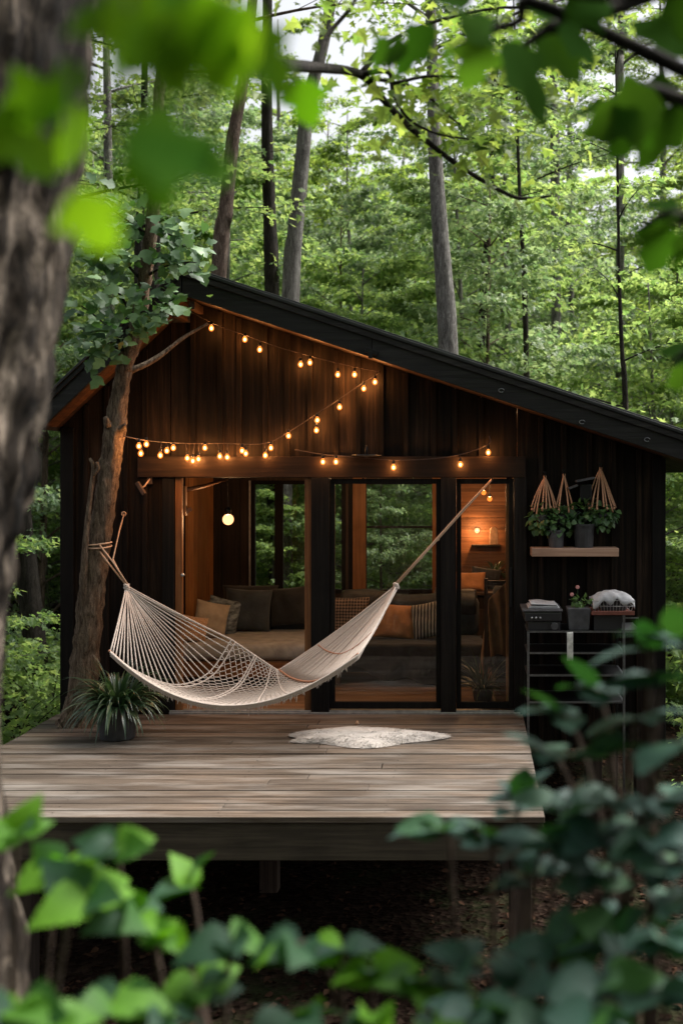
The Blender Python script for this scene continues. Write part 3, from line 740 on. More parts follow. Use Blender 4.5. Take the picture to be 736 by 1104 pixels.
mb.grid(lambda u, v: (xa + (xb2 - xa) * v, ry0 - .014 - .004 * math.sin(v * 6 + u * 2), P(0, 682, ry0).z + .006 - u * .245), 12, 5); tw = mb.build('hand_towel', M['fridge'], None, smooth=True, solid=.006)
tag(tw, 'narrow pale towel hanging from the top rail of the rack', 'towel')
# gas stove with lid and folded cloth
bx0, bx1 = P(565, 0, ry0).x, P(605, 0, ry0).x
t = empty('camping_grill', ((bx0 + bx1) / 2, (ry0 + ry1) / 2, TZ), 'black flat topped grill at the left end of the rack', 'grill')
mb = MB(); mb.box(bx0 + .03, bx1 - .01, ry0 + .02, ry1 - .05, TZ, TZ + .075); mb.build('base', M['plastic'], t, bevel=.008)
mb = MB(); mb.box(bx0, bx1, ry0, ry1 - .03, TZ + .078, TZ + .16); mb.build('body', M['plastic'], t, bevel=.012)
mb = MB(); mb.box(bx0 - .02, bx1 + .01, ry0 - .01, ry1 - .02, TZ + .162, TZ + .18); mb.build('lid', M['pot_grey'], t, bevel=.006)
for k, px in enumerate((573, 577.5, 582)):
    mb = MB(); q = P(px, 665.5, ry0 - .01); mb.sphere((q.x, ry0 - .006, TZ + .112), .010, 8, 6); mb.build('knob', M['steel'], t, smooth=True)
mb = MB(); mb.tube([(bx1 - .06, ry0 + .02, TZ + .04), (bx1 - .06, ry0 - .012, TZ + .04)], .032, 14); mb.build('dial', M['pot_grey'], t, bevel=.003)
mb = MB(); ca, cb = P(569, 0, ry0).x, P(603, 0, ry0).x
for k in range(3):
    mb.grid(lambda u, v, k=k: (ca + (cb - ca) * (u * (1 - .08 * k)) + .01 * k, ry0 + .03 + v * .33, TZ + .190 + .012 * k + .006 * math.sin(u * 7 + k) * math.sin(v * 4) + (.01 * (1 - u) if k == 2 else 0)), 14, 8)
o = mb.build('folded_cloth', M['whitecloth'], None, smooth=True, solid=.009); tag(o, 'pale grey folded cloth lying on top of the black grill', 'cloth')
# flower pot
fx = P(624, 0, ry0).x; t = empty('flower_pot', (fx, ry0 + .12, TZ), 'dark square pot with a few pink flowers on the rack', 'potted plant')
w = .10; mb = MB(); mb.hexa([(fx - w * .85, ry0 + .03, TZ), (fx + w * .85, ry0 + .03, TZ), (fx + w * .85, ry0 + .2, TZ), (fx - w * .85, ry0 + .2, TZ), (fx - w, ry0 + .02, TZ + .19), (fx + w, ry0 + .02, TZ + .19), (fx + w, ry0 + .22, TZ + .19), (fx - w, ry0 + .22, TZ + .19)]); mb.build('pot', M['pot_grey'], t, bevel=.008)
mb = MB(); tips = [P(616, 641, ry0 + .1), P(622, 633, ry0 + .1), P(613, 646, ry0 + .05), P(630, 642, ry0 + .1), P(634, 648, ry0 + .12)]
for q in tips: mb.tube(bez((fx, ry0 + .12, TZ + .18), ((fx + q.x) / 2, ry0 + .12, q.z - .01), q, 6), .003, 5)
mb.build('stems', M['leaf_grass'], t)
leafball('foliage', (fx + .03, ry0 + .12, TZ + .235), (.09, .08, .045), 34, .05, M['leaf_ivy'], t, T_OV, seed=31, droop=0)
for q in tips[:2]:
    mb = MB()
    for k in range(6):
        a = k * 1.05; mb.sphere(q + Vector((.009 * math.cos(a), -.005, .009 * math.sin(a))), .009, 7, 5, (1, .6, 1))
    mb.build('blossom', M['flower_pink'], t, smooth=True)
# box, tray, bread basket with cloth
kx0, kx1 = P(640, 0, ry0).x, P(676, 0, ry0).x
o = MB(); o.box(kx0, rx1 - .012, ry0 + .02, ry1 - .02, TZ, TZ + .135); o = o.build('storage_box', M['plastic'], None, bevel=.008); tag(o, 'plain black box under the red tray on the rack', 'box')
o = MB(); a, b = P(637, 0, ry0).x, P(683, 0, ry0).x; o.box(a, b, ry0 - .02, ry1 - .02, TZ + .137, TZ + .150); o.box(a, b, ry0 - .03, ry0 - .0205, TZ + .137, TZ + .172); o = o.build('serving_tray', M['redtray'], None, bevel=.003); tag(o, 'dark red serving tray under the wire basket', 'tray')
bz = TZ + .151; t = empty('wire_basket', ((a + b) / 2, ry0 + .2, bz), 'white wire basket covered by a cloth on the red tray', 'basket')
a, b = P(639, 0, ry0).x, P(684, 0, ry0).x; y0, y1 = ry0 + .03, ry0 + .33
mb = MB()
for z, g in ((.003, .025), (.05, .012), (.10, 0)):
    mb.tube([(a + g, y0 + g, bz + z + .003), (b - g, y0 + g, bz + z + .003), (b - g, y1 - g, bz + z + .003), (a + g, y1 - g, bz + z + .003), (a + g, y0 + g, bz + z + .003)], .004, 5)
for k in range(13):
    u = k / 12; mb.tube([(a + .025 + (b - a - .05) * u, y0 + .025, bz + .006), (a + (b - a) * u, y0, bz + .103)], .003, 5); mb.tube([(a + .025 + (b - a - .05) * u, y1 - .025, bz + .006), (a + (b - a) * u, y1, bz + .103)], .003, 5)
mb.build('wire_frame', M['whitecloth'], t, smooth=True)
def clothf(u, v):
    x = a + .0 + (b - a) * u; yy = y0 - .008 + (y1 - y0) * v
    z = bz + .10 + .075 * math.sin(math.pi * u) ** .6 * math.sin(math.pi * min(1, v * .8 + .2)) ** .5 + .020 * noise.noise(Vector((u * 6, v * 5, 2)))
    if v < .12: z -= (.12 - v) * .55 * (1 + .3 * math.sin(u * 19)); yy -= .006
    return (x, yy, z)
mb = MB(); mb.grid(clothf, 34, 20); mb.build('cloth_cover', M['whitecloth'], t, smooth=True, solid=.006)
mb = MB(); mb.box(a + .07, b - .06, y0 + .04, y1 - .05, bz + .008, bz + .10); mb.build('contents', M['pot_grey'], t, bevel=.02)
# ================================================================== interior
def pillow(label, c, w, h, t, rot, mat, name='cushion', cat='cushion', seed=0, squash=0):
    c = Vector(c); rt = Matrix.Rotation(R(rot[2]), 3, 'Z') @ Matrix.Rotation(R(rot[1]), 3, 'Y') @ Matrix.Rotation(R(rot[0]), 3, 'X')
    mb = MB(); n = 18
    for s in (1, -1):
        def fn(u, v, s=s):
            x = u * 2 - 1; y = v * 2 - 1
            k = (max(0, 1 - abs(x) ** 2.6) ** .55) * (max(0, 1 - abs(y) ** 2.6) ** .55)
            pin = 1 - .07 * (1 - abs(x)) * 0 - .06 * (1 - x * x) * abs(y) ** 3; pin2 = 1 - .06 * (1 - y * y) * abs(x) ** 3
            th = t / 2 * k * (1 + .25 * noise.noise(Vector((x * 1.7 + seed, y * 1.7, seed * 3.1)))) + .004 * s * 0
            q = Vector((x * w / 2 * pin2, s * (th + .004), y * h / 2 * pin))
            return tuple(c + rt @ q)
        b = len(mb.V); mb.grid(fn, n, n)
        if s > 0: mb.F[-(n - 1) ** 2:] = [tuple(reversed(f)) for f in mb.F[-(n - 1) ** 2:]]
    ring = [i * n for i in range(n)] + [(n - 1) * n + j for j in range(1, n)] + [(n - 1 - i) * n + n - 1 for i in range(1, n)] + [n - 1 - j for j in range(1, n - 1)]
    m = n * n
    for a, b in zip(ring, ring[1:] + ring[:1]): mb.F.append((a, b, b + m, a + m)); mb.R.append(.5)
    o = mb.build(name, mat, None, smooth=True); return tag(o, label, cat)
def rounded(mb, x0, x1, y0, y1, z0, z1): mb.box(x0, x1, y0, y1, z0, z1)

# daybed at the left
t = empty('daybed', (-2.05, 1.8, 0), 'low wooden daybed with stone coloured mattress behind the open door', 'daybed')
mb = MB(); mb.box(-2.96, -1.46, 1.20, 2.30, .10, .27); mb.build('bed_frame', M['cedar_x'], t, bevel=.01)
for x in (-2.90, -1.52):
    for y in (1.26, 2.24):
        mb = MB(); mb.box(x - .03, x + .03, y - .03, y + .03, 0, .099); mb.build('leg', M['cedar'], t, bevel=.005)
mb = MB(); mb.box(-2.97, -1.47, 1.17, 2.3, .272, .44); mb.build('mattress', M['mattress'], t, smooth=True, bevel=.05)
mb = MB(); mb.box(-2.97, -1.47, 2.305, 2.52, .10, .74); mb.build('backrest', M['charcoal'], t, smooth=True, bevel=.06)
mb = MB(); mb.box(P(280, 0, 1.0).x, P(289, 0, 1.0).x + .12, 1.05, 1.14, 0, .33); o = mb.build('wooden_stool', M['cedar_x'], None, bevel=.008)
bpy.data.objects.remove(o)
pillow('fluffy peach cushion at the far left of the daybed', (P(209, 0, 1.35).x, 1.37, .56), .27, .27, .16, (-14, 12, 30), M['peach'], seed=1)
pillow('smooth beige cushion leaning beside the peach one', (P(228, 0, 1.65).x, 1.62, .625), .36, .38, .14, (-12, 14, 28), M['beige'], seed=2)
pillow('blue grey marbled cushion between the beige and charcoal ones', (P(241, 0, 1.95).x, 1.93, .63), .36, .38, .11, (-12, 16, 30), M['bluepat'], seed=3)
pillow('large square charcoal cushion in the middle of the daybed', (P(267, 0, 2.1).x, 2.12, .67), .50, .46, .17, (-14, 3, 4), M['charcoal'], seed=4)
pillow('dark cushion lying high against the rear window left', (P(270, 0, 2.4).x, 2.40, .80), .62, .22, .16, (0, 0, 0), M['darkthrow'], seed=5)
pillow('dark round edged cushion right of the charcoal square', (P(312, 0, 2.2).x, 2.20, .70), .46, .42, .18, (-10, -6, -14), M['darkthrow'], seed=6)
# sofa
t = empty('sofa', (-.75, 1.7, 0), 'low charcoal sofa under the middle rear window', 'sofa')
mb = MB(); mb.box(-1.42, .08, 1.36, 2.20, .12, .40); mb.build('seat', M['charcoal'], t, smooth=True, bevel=.04)
mb = MB(); mb.box(-1.42, .08, 2.02, 2.26, .405, .80); mb.build('backrest', M['charcoal'], t, smooth=True, bevel=.06)
for x in (-1.36, .02):
    for y in (1.42, 2.12):
        mb = MB(); mb.box(x - .025, x + .025, y - .025, y + .025, 0, .119); mb.build('leg', M['cedar'], t)
def drape(u, v):
    x = -1.30 + 1.42 * u
    hem = .04 + .20 * max(0, .42 - u) * 2 + .03 * math.sin(u * 17)
    L = v * 1.25
    if L < .60: y = 1.96 - L; z = .412 + .012 * noise.noise(Vector((u * 5, v * 6, 1)))
    else:
        k = (L - .60) / .65; y = 1.325 - .05 * math.sin(k * 1.5) - .03 * k * math.sin(u * 23 + k); z = .405 - (.405 - hem) * k
    return (x + .02 * math.sin(v * 9 + u * 4), y + .012 * math.sin(u * 31), z)
mb = MB(); mb.grid(drape, 50, 40); o = mb.build('throw_blanket', M['darkthrow'], None, smooth=True, solid=.012); tag(o, 'dark grey blanket draped over the sofa seat to the floor', 'blanket')
def ridge(u, v):
    x = -1.40 + 1.45 * u; a = math.pi * (v * 1.1 - .05)
    return (x, 2.14 - .15 * math.cos(a), .76 + (.10 + .035 * math.sin(u * 9) + .02 * noise.noise(Vector((u * 8, v * 3, 0)))) * math.sin(a) - (.10 if v < .08 else 0) )
mb = MB(); mb.grid(ridge, 50, 12); o = mb.build('rumpled_throw', M['pot'], None, smooth=True, solid=.012); tag(o, 'dark rumpled throw along the top of the sofa back', 'blanket')
pillow('plaid brown and cream cushion on the left of the sofa', (P(372, 0, 1.85).x, 1.86, .63), .50, .42, .15, (-14, 0, -6), M['plaid'], seed=8)
pillow('ochre linen cushion in the middle of the sofa', (P(425, 0, 1.7).x, 1.72, .60), .44, .36, .15, (-16, 5, 5), M['rust'], seed=9)
pillow('striped cream and black cushion at the right of the sofa', (P(460, 0, 1.66).x, 1.70, .61), .34, .38, .17, (-16, -12, -10), M['stripe'], seed=10)
# sideboard with pillow
t = empty('sideboard', (-.05, 2.65, 0), 'dark plank sideboard behind the sofa, seen through the right door', 'sideboard')
mb = MB()
for k in range(5): mb.box(-.40, .42, 2.40, 2.42, .05 + k * .15, .05 + k * .15 + .146)
mb.box(-.40, .42, 2.421, 2.95, .05, .796); mb.build('body', M['darkwood'], t, bevel=.004)
mb = MB(); mb.box(-.42, .44, 2.38, 2.97, .80, .83); mb.build('top', M['darkwood'], t, bevel=.004)
pillow('orange lit cushion lying on the sideboard', (P(506, 0, 2.55).x, 2.58, .93), .36, .22, .14, (-20, 0, 0), M['rust'], seed=12)
pillow('dark cushion behind the orange one on the sideboard', (P(523, 0, 2.8).x, 2.8, .95), .34, .24, .14, (-10, 8, 0), M['darkthrow'], seed=13)
# shelf, arched ornament, sconce
zsh = 2.15 - 77 * (DIST + CD - .15) / 1250
t = empty('small_shelf', (.2, CD - .15, zsh), 'small dark wall shelf on the lit plank wall', 'shelf'); mb = MB(); mb.box(.0, .34, CD - .24, CD - .087, zsh - .022, zsh); mb.build('board', M['darkwood'], t, bevel=.003)
ax = P(532, 0, CD - .17).x
poly = [(ax - .05, zsh + .001)] + [(ax - .05 * math.cos(a), zsh + .16 + .05 * math.sin(a)) for a in np.linspace(0, math.pi, 10)] + [(ax + .05, zsh + .001)]
mb = MB(); mb.prism(poly[::-1], CD - .19, CD - .15); o = mb.build('arched_ornament', M['ceramic'], None, bevel=.004); tag(o, 'arched terracotta ornament standing on the small wall shelf', 'ornament')
def globe(name, c, rad, cord_top, label, energy, mat, group=None):
    c = Vector(c); t = empty(name, c, label, 'pendant lamp', group)
    mb = MB(); mb.sphere(c, rad, 18, 12); mb.build('bulb', mat, t, smooth=True)
    mb = MB(); mb.lathe([(rad * .5, rad * .86), (rad * .62, rad * 1.0), (rad * .62, rad * 1.9), (rad * .3, rad * 2.2)], c, 14); mb.build('socket', M['blackmetal'], t, smooth=True)
    mb = MB(); mb.tube([c + Vector((0, 0, rad * 2.2)), cord_top], .004, 6); mb.build('cord', M['wire'], t)
    point_light(c, energy, (1, .54, .24), rad * .6, t)
pc = P(246, 560, .5); arm_end = P(244.5, 517, .5)
globe('pendant_lamp', pc, .052, arm_end, 'round glowing globe bulb hanging from the wooden arm', 110, M['globe_on'])
t = empty('lamp_arm', arm_end, 'rough wooden branch arm reaching out above the daybed', 'bracket')
mb = MB(); mb.tube([P(196, 529, .06), P(220, 524, .3), P(235, 519.5, .5), P(246, 516.5, .5)], [.021, .019, .014, .011], 9, rough=.2); mb.build('branch', M['cedar_x'], t, smooth=True)
mb = MB(); mb.box(P(197, 0, .07).x, P(201, 0, .07).x, .052, .10, P(0, 556, .07).z, P(0, 524, .07).z); mb.bar(P(199, 553, .09), P(206, 548, .12), .035, .04); mb.build('brace', M['cedar'], t, bevel=.004)
globe('pendant_lamp', P(521, 531, 1.6), .026, P(521, 531, 1.6) + Vector((0, 0, .9)), 'small added bulb, the higher of two in place of glass reflections', 22, M['bulb_on'])  # lamp pair added in place of bulb reflections in the door glass
globe('pendant_lamp', P(527.5, 538, 1.9), .026, P(527.5, 538, 1.9) + Vector((0, 0, .9)), 'small added bulb, the lower of two in place of glass reflections', 22, M['bulb_on'])  # second added lamp, again replacing a reflected bulb
sc = P(514, 572, CD - .2)
t = empty('wall_sconce', sc, 'bare glowing bulb on the plank wall above the small shelf', 'sconce'); mb = MB(); mb.sphere(sc, .03, 14, 10); mb.build('bulb', M['globe_on'], t, smooth=True)
mb = MB(); mb.tube([sc + Vector((0, .026, 0)), sc + Vector((0, .112, 0))], .018, 10); mb.build('socket', M['blackmetal'], t, smooth=True); point_light(sc, 60, (1, .50, .2), .02, t)
# a small bulb seen high in the middle doorway
q = P(391, 519, 2.2); globe('pendant_lamp', q, .018, q + Vector((0, 0, .5)), 'tiny bare bulb high behind the middle glass door', 22, M['bulb_on'])
# armchair with tan throw
t = empty('armchair', (.62, 1.3, 0), 'dark armchair behind the right glass door', 'armchair')
ax0 = P(530, 0, 1.1).x
mb = MB(); mb.box(ax0 + .02, 1.0, 1.0, 1.62, .12, .42); mb.build('seat', M['darkthrow'], t, smooth=True, bevel=.05)
mb = MB(); mb.box(ax0 + .02, 1.0, 1.63, 1.80, .12, .98); mb.build('backrest', M['darkthrow'], t, smooth=True, bevel=.06)
mb = MB(); mb.box(ax0 - .0, ax0 + .11, .98, 1.62, .12, .74); mb.build('armrest', M['darkthrow'], t, smooth=True, bevel=.04)
for x in (ax0 + .05, .95):
    for y in (1.04, 1.74):
        mb = MB(); mb.box(x - .02, x + .02, y - .02, y + .02, 0, .119); mb.build('leg', M['darkwood'], t)
def thr(u, v):
    y = .97 + .45 * v + .05 * u; k = u * 1.5
    if k < 1: z = .16 + .05 * math.sin(v * 4) + .62 * k; x = ax0 - .035 - .03 * math.sin(v * 14 + k * 2) * (1.2 - k) - .05 * (1 - k)
    else: a = (k - 1) * 2 * math.pi / 2; z = .76 + .02 * math.sin(a) ; x = ax0 - .02 + .22 * (k - 1) * 2 * .6
    return (x, y, z + .01 * noise.noise(Vector((u * 7, v * 7, 0))))
mb = MB(); mb.grid(thr, 40, 26); o = mb.build('tan_throw', M['tan_throw'], None, smooth=True, solid=.01); tag(o, 'tan throw hanging over the arm of the armchair', 'blanket')
def thr2(u, v):
    # a shawl thrown over the chair back: narrow folds at the bottom, wide over the top
    cx = P(539, 0, .86).x; wd = .115 + .05 * math.sin(math.pi * (1 - v) * .5) ; z = .34 + .80 * v + .05 * math.sin(u * 3.0 + .4) * (1 - v) - .22 * (1 - u) * v ** 3
    return (cx + .06 * v * 0 + (u - .5) * 2 * wd * (.55 + .45 * v), .86 - .03 * math.sin(u * 13 + v * 2.5) - .05 * math.sin(math.pi * v), z + .008 * noise.noise(Vector((u * 6, v * 6, 2))))
mb = MB(); mb.grid(thr2, 26, 34); o = mb.build('hanging_shawl', M['tan_throw'], None, smooth=True, solid=.01); tag(o, 'tan shawl hanging in folds beside the right jamb of the glass door', 'shawl')
mb = MB(); cx = P(539, 0, .9).x
for dx in (-.14, .14): mb.box(cx + dx - .018, cx + dx + .018, .90, .935, 0, 1.12)
mb.box(cx - .14, cx + .14, .902, .933, 1.05, 1.10); mb.box(cx - .14, cx + .14, .902, .933, .55, .60); o = mb.build('towel_stand', M['darkwood'], None); tag(o, 'dark wooden stand that carries the tan shawl', 'stand')

# ---- strap leaved plants
def strap_plant(name, c, pr, ph, label, n, L, seed, potmat, leafw=.012, up=.6, droop=1.0, potwob=0):
    c = Vector(c); t = empty(name, c, label, 'potted plant'); r2 = random.Random(seed)
    if pr:
        mb = MB(); mb.lathe([(pr * .80, 0), (pr * .84, .01), (pr, ph * .93), (pr * 1.07, ph * .93), (pr * 1.07, ph), (pr * .95, ph), (pr * .93, ph * .9)], c, 28, wob=potwob); mb.build('pot', potmat, t, smooth=False, bevel=.003)
    mb = MB(); o = c + Vector((0, 0, ph * .9))
    for i in range(n):
        a = r2.uniform(0, 6.283); l = L * r2.uniform(.55, 1.12); el = r2.uniform(.35, 1.45) if r2.random() < .8 else r2.uniform(.1, .5)
        dirv = Vector((math.cos(a), math.sin(a), 0)); p = o + dirv * r2.uniform(0, pr * .6 if pr else .03); seg = 9; w = leafw * r2.uniform(.7, 1.25)
        vel = dirv * math.cos(el) + Vector((0, 0, math.sin(el))); side = Vector((-math.sin(a), math.cos(a), 0)); vs = []
        bend = droop * r2.uniform(.7, 1.5)
        for k in range(seg + 1):
            u = k / seg; ww = w * (1 - u ** 2.2) * (.55 + .9 * min(1, u * 3)) * .6
            nrm = vel.cross(side)
            vs += [p + side * ww + nrm * ww * .35, p, p - side * ww + nrm * ww * .35]
            p = p + vel * l / seg; vel = (vel + Vector((0, 0, -bend * 2.4 / seg)) * (.4 + u)).normalized()
            if p.z < c.z + .008: p.z = c.z + .008; vel.z = max(vel.z, 0)
        fs = []
        for k in range(seg):
            q = 3 * k; fs += [(q, q + 1, q + 4, q + 3), (q + 1, q + 2, q + 5, q + 4)]
        mb.add(vs, fs, r2.random() if r2.random() < .95 else 1)
    mb.build('foliage', M['leaf_grass'], t, smooth=True)
    if pr:
        mb = MB(); mb.lathe([(pr * .2, ph * .85), (pr * .92, ph * .87), (pr * .92, ph * .9)], c, 20); mb.build('soil', M['soil'], t)
    return t
pq = P(127, 794, -.98); pq.z = 0
strap_plant('potted_plant', P(127, 0, -1.02) * 1 + Vector((0, 0, -P(127, 0, -1.02).z + .001)), .165, .27, 'arching strap leaved plant in a dark pot under the hammock', 330, .46, 5, M['pot'], .017, potwob=.02)
strap_plant('potted_plant', (P(520, 0, .55).x, .55, .0), .10, .12, 'grassy plant added inside the right glass door in place of a reflection', 90, .40, 6, M['pot'], .012, droop=.55)  # pot plant added in place of grass reflected in the door pane
strap_plant('potted_plant', (.27, CD - .35, .83), .06, .14, 'small dark plant on the sideboard below the wall shelf', 60, .26, 8, M['pot'], .016)

# ---- sheepskin rug
def make_rug():
    c0 = P(391, 795, -.98); r2 = np.random.RandomState(3); mb = MB(); n = 90; m = 12; vs = []
    def rad(a):
        x, y = math.cos(a), math.sin(a)
        rx = .62 * (1 + .10 * math.sin(a * 3 + .6) + .07 * math.sin(a * 5 + 2) + .05 * math.sin(a * 9)); ry = .30 * (1 + .16 * math.sin(a * 4 + 1) + .08 * math.sin(a * 7))
        return rx, ry
    vs.append((c0.x, -1.02, .03))
    for i in range(1, m + 1):
        for j in range(n):
            a = 2 * math.pi * j / n; rx, ry = rad(a); k = i / m
            x = c0.x + rx * k * math.cos(a); y = -1.02 + ry * k * math.sin(a)
            z = .040 * (1 - k ** 6) + .005 + .006 * noise.noise(Vector((x * 9, y * 9, 0)))
            vs.append((x, y, z))
    fs = [(0, 1 + j, 1 + (j + 1) % n) for j in range(n)] + [(1 + (i - 1) * n + j, 1 + i * n + j, 1 + i * n + (j + 1) % n, 1 + (i - 1) * n + (j + 1) % n) for i in range(1, m) for j in range(n)]
    mb.add(vs, fs, .5); t = empty('sheepskin_rug', (c0.x, -1.02, .002), 'irregular cream sheepskin rug lying on the deck', 'rug')
    mb.build('hide', M['fur'], t, smooth=True)
    N_ = 9000; a = r2.uniform(0, 6.283, N_); k = np.sqrt(r2.rand(N_)); rr = np.array([rad(q) for q in a])
    pos = np.stack([c0.x + rr[:, 0] * k * np.cos(a), -1.02 + rr[:, 1] * k * np.sin(a), .036 * (1 - k ** 6) + .004], 1)
    D = np.stack([np.cos(a), np.sin(a), np.full(N_, .35)], 1) + r2.normal(size=(N_, 3)) * .5; D[:, 2] = np.abs(D[:, 2]) * .3
    leaf_mesh('wool', pos, D, np.array([0, 0, 1]) + r2.normal(size=(N_, 3)) * .3, r2.uniform(.014, .03, N_), (np.array([(0, .08, 0), (.5, .10, .1), (1, 0, 0), (.5, -.10, .1), (0, -.08, 0)])[[0, 1, 2, 3, 4]], np.array([(0, 4, 3, 1), (1, 3, 2, 2)])), M['fur'], t)
make_rug()
mb = MB(); mb.lathe([(.012, 0), (.016, .006), (.010, .02), (.006, .03)], (P(385, 778, -.5).x, -.5, .0015), 10); o = mb.build('candle_stub', M['ceramic'], None, smooth=True); tag(o, 'tiny tan stub standing on the deck behind the rug', 'candle')

# ================================================================== hammock
def make_hammock():
    KL = P(137, 632, -.72); KR = P(427, 631, -.66)
    t = empty('hammock', P(255, 757, -1.0), 'cream rope net hammock slung between the leaning tree and the cabin', 'hammock')
    vk = [-1, -.5, 0, .5, 1]
    Yv = [-1.50, -1.35, -1.10, -.88, -.74]
    E_ = [(119, 703), (146, 724), (188, 739), (224, 727), (250, 690)]
    M_ = [(245, 761), (252, 760), (262, 754), (276, 741), (287, 715)]
    R_ = [(386, 706), (361, 726), (337, 736), (316, 733), (300, 723)]
    def interp(l, v):
        v = max(-1, min(1, v)); q = (v + 1) * 2; i = min(3, int(q)); f = q - i
        def cr(a, b, c, d): return .5 * (2 * b + (c - a) * f + (2 * a - 5 * b + 4 * c - d) * f * f + (3 * b - a - 3 * c + d) * f ** 3)
        g = lambda k: l[max(0, min(4, k))]
        return tuple(cr(g(i - 1)[c], g(i)[c], g(i + 1)[c], g(i + 2)[c]) for c in range(len(l[0])))
    def Yat(v): return interp([(y,) for y in Yv], v)[0]
    def body(s, v):
        y = Yat(v); e = P(*interp(E_, v), y + .08); r = P(*interp(R_, v), y + .04); m = P(*interp(M_, v), y)
        c = m * 2 - (e + r) * .5
        return e * (1 - s) ** 2 + c * 2 * s * (1 - s) + r * s * s
    r2 = random.Random(4)
    nb = 42; rows = 30
    # sparse cords fan out from the left knot
    mb = MB(); nl = 27
    for i in range(nl):
        v = -1 + 2 * i / (nl - 1); e = body(0, v); mid = (KL + e) / 2 + Vector((0, 0, -.02 - .012 * r2.random()))
        mb.tube(bez(KL + Vector((r2.uniform(-.012, .012), r2.uniform(-.012, .012), -.02)), mid, e, 9), .0056, 6)
    mb.build('cord_fan', M['rope'], t, smooth=True)
    # woven bed
    mb = MB()
    for i in range(nb):
        v0 = -1 + 2 * i / (nb - 1); dv = 2 / (nb - 1); pts = []
        for k in range(rows + 1):
            s = k / rows; amp = .52 * dv * (1 if k % 2 else -1) * (1 if i % 2 else -1) * (0 if k in (0, rows) else 1)
            p = body(s, v0 + amp); p.z += .004 * (1 if (i + k) % 2 else -1); pts.append(p)
        mb.tube(pts, .0048, 5, caps=False)
    mb.build('net', M['rope'], t, smooth=True)
    # cross cords where the fans are tied in
    mb = MB()
    for s in (0.0, .045, .30, .33):
        mb.tube([body(s, v) + Vector((0, 0, .006)) for v in np.linspace(-1, 1, 50)], .0065, 6)
    for s in (.62, .8): mb.tube([body(s, v) + Vector((0, 0, .004)) for v in np.linspace(-1, 1, 50)], .005, 6)
    mb.build('cross_cords', M['rope'], t, smooth=True)
    mb = MB(); mb.tube([body(1, v) + Vector((0, 0, .010)) for v in np.linspace(-1, 1, 50)], .009, 7)
    mb.build('end_cord', M['rope_red'], t, smooth=True); mb = MB()
    mb.tube([body(.0, v) + Vector((-.01, 0, .012)) for v in np.linspace(-1, -.72, 12)], .010, 7)
    mb.build('end_cord', M['rope_red'], t, smooth=True)
    # dense right fan
    mb = MB(); nrr = 60
    for i in range(nrr):
        v = -1 + 2 * i / (nrr - 1); e = body(1, v); dv = KR - e
        mid = (KR + e) / 2 + Vector((0, 0, -.05 - .035 * (1 - abs(v)) + .01 * r2.uniform(-1, 1)))
        mb.tube(bez(KR + Vector((r2.uniform(-.012, .012), r2.uniform(-.012, .012), -.02)), mid, e, 10), .0058, 5)
    mb.build('cord_fan', M['rope'], t, smooth=True)
    mb = MB()
    mb.tube([bez(KR, (KR + body(1, v)) / 2 + Vector((0, 0, -.085 + .04 * abs(v))), body(1, v), 10)[6] for v in np.linspace(-1, 1, 30)], .007, 6)
    mb.build('cross_cords', M['rope_red'], t, smooth=True)
    # thick selvedge along both long edges
    for v in (-1, 1):
        for off in (0, .014, .028) if v < 0 else (0,):
            mb = MB(); pts = [body(s, v) + Vector((0, off * .6, -off)) for s in np.linspace(0, 1, 26)]
            if v < 0: pts = pts + bez(body(1, v), (KR + body(1, v)) / 2 + Vector((0, 0, -.06 - off)), KR, 8)[1:]
            else: pts = bez(KL, (KL + body(0, v)) / 2 + Vector((0, 0, -.02)), body(0, v), 6)[:-1] + pts + bez(body(1, v), (KR + body(1, v)) / 2 + Vector((0, 0, -.05)), KR, 8)[1:]
            mb.tube(pts, .0085, 7); mb.build('selvedge', M['rope'], t, smooth=True)
    # fringe
    mb = MB()
    for i in range(150):
        s = r2.uniform(.12, 1.0); p = body(s, -1 + r2.uniform(0, .06)) + Vector((0, 0, -.012)); l = r2.uniform(.012, .045) + (.035 if r2.random() < .1 else 0)
        mb.tube([p, p + Vector((r2.uniform(-.01, .01), r2.uniform(-.01, .01), -l))], [.004, .002], 4)
    mb.build('fringe', M['rope'], t)
    for K, ends in ((KL, None), (KR, None)):
        mb = MB()
        for k in range(4):
            a = k * .8; mb.tube([K + Vector((.022 * math.cos(a + u) * (1 if k % 2 else .7), .022 * math.sin(a + u), .020 * math.sin(u * .5 + k) - .004)) for u in np.linspace(0, 6.3, 14)], .008, 6)
        mb.sphere(K, .022, 10, 8); mb.build('knot', M['rope'], t, smooth=True)
    # suspension ropes
    mb = MB()
    tr = tree_at(590); mb.tube([KL, P(118, 608, -.66), P(104, 590, -.60)], .0068, 7); mb.tube([KL + Vector((.01, 0, .01)), P(122, 606, -.70), P(108, 588, -.64)], .0068, 7)
    mb.tube([KL, P(122, 603, -.66), P(129, 572, -.40), P(134, 554, -.03)], .006, 7)
    q = P(134, 554, -.03); mb.tube([q + Vector((.018 * math.cos(a), -.008, .018 * math.sin(a))) for a in np.linspace(0, 6.3, 12)], .006, 6)
    for zz in (0, .022):
        c_, r_ = tree_at(589); mb.tube([c_ + Vector(((r_ * 1.10 + .004) * math.cos(a), (r_ * 1.10 + .004) * math.sin(a), zz + .012 * math.sin(a + zz * 60))) for a in np.linspace(0, 6.35, 30)], .007, 6)
    c = Vector(tree_at(588)[0]); rr = tree_at(588)[1] + .006
    mb.build('hanging_rope', M['rope_tan'], t, smooth=True)
    HE = P(530, 517, -.06)
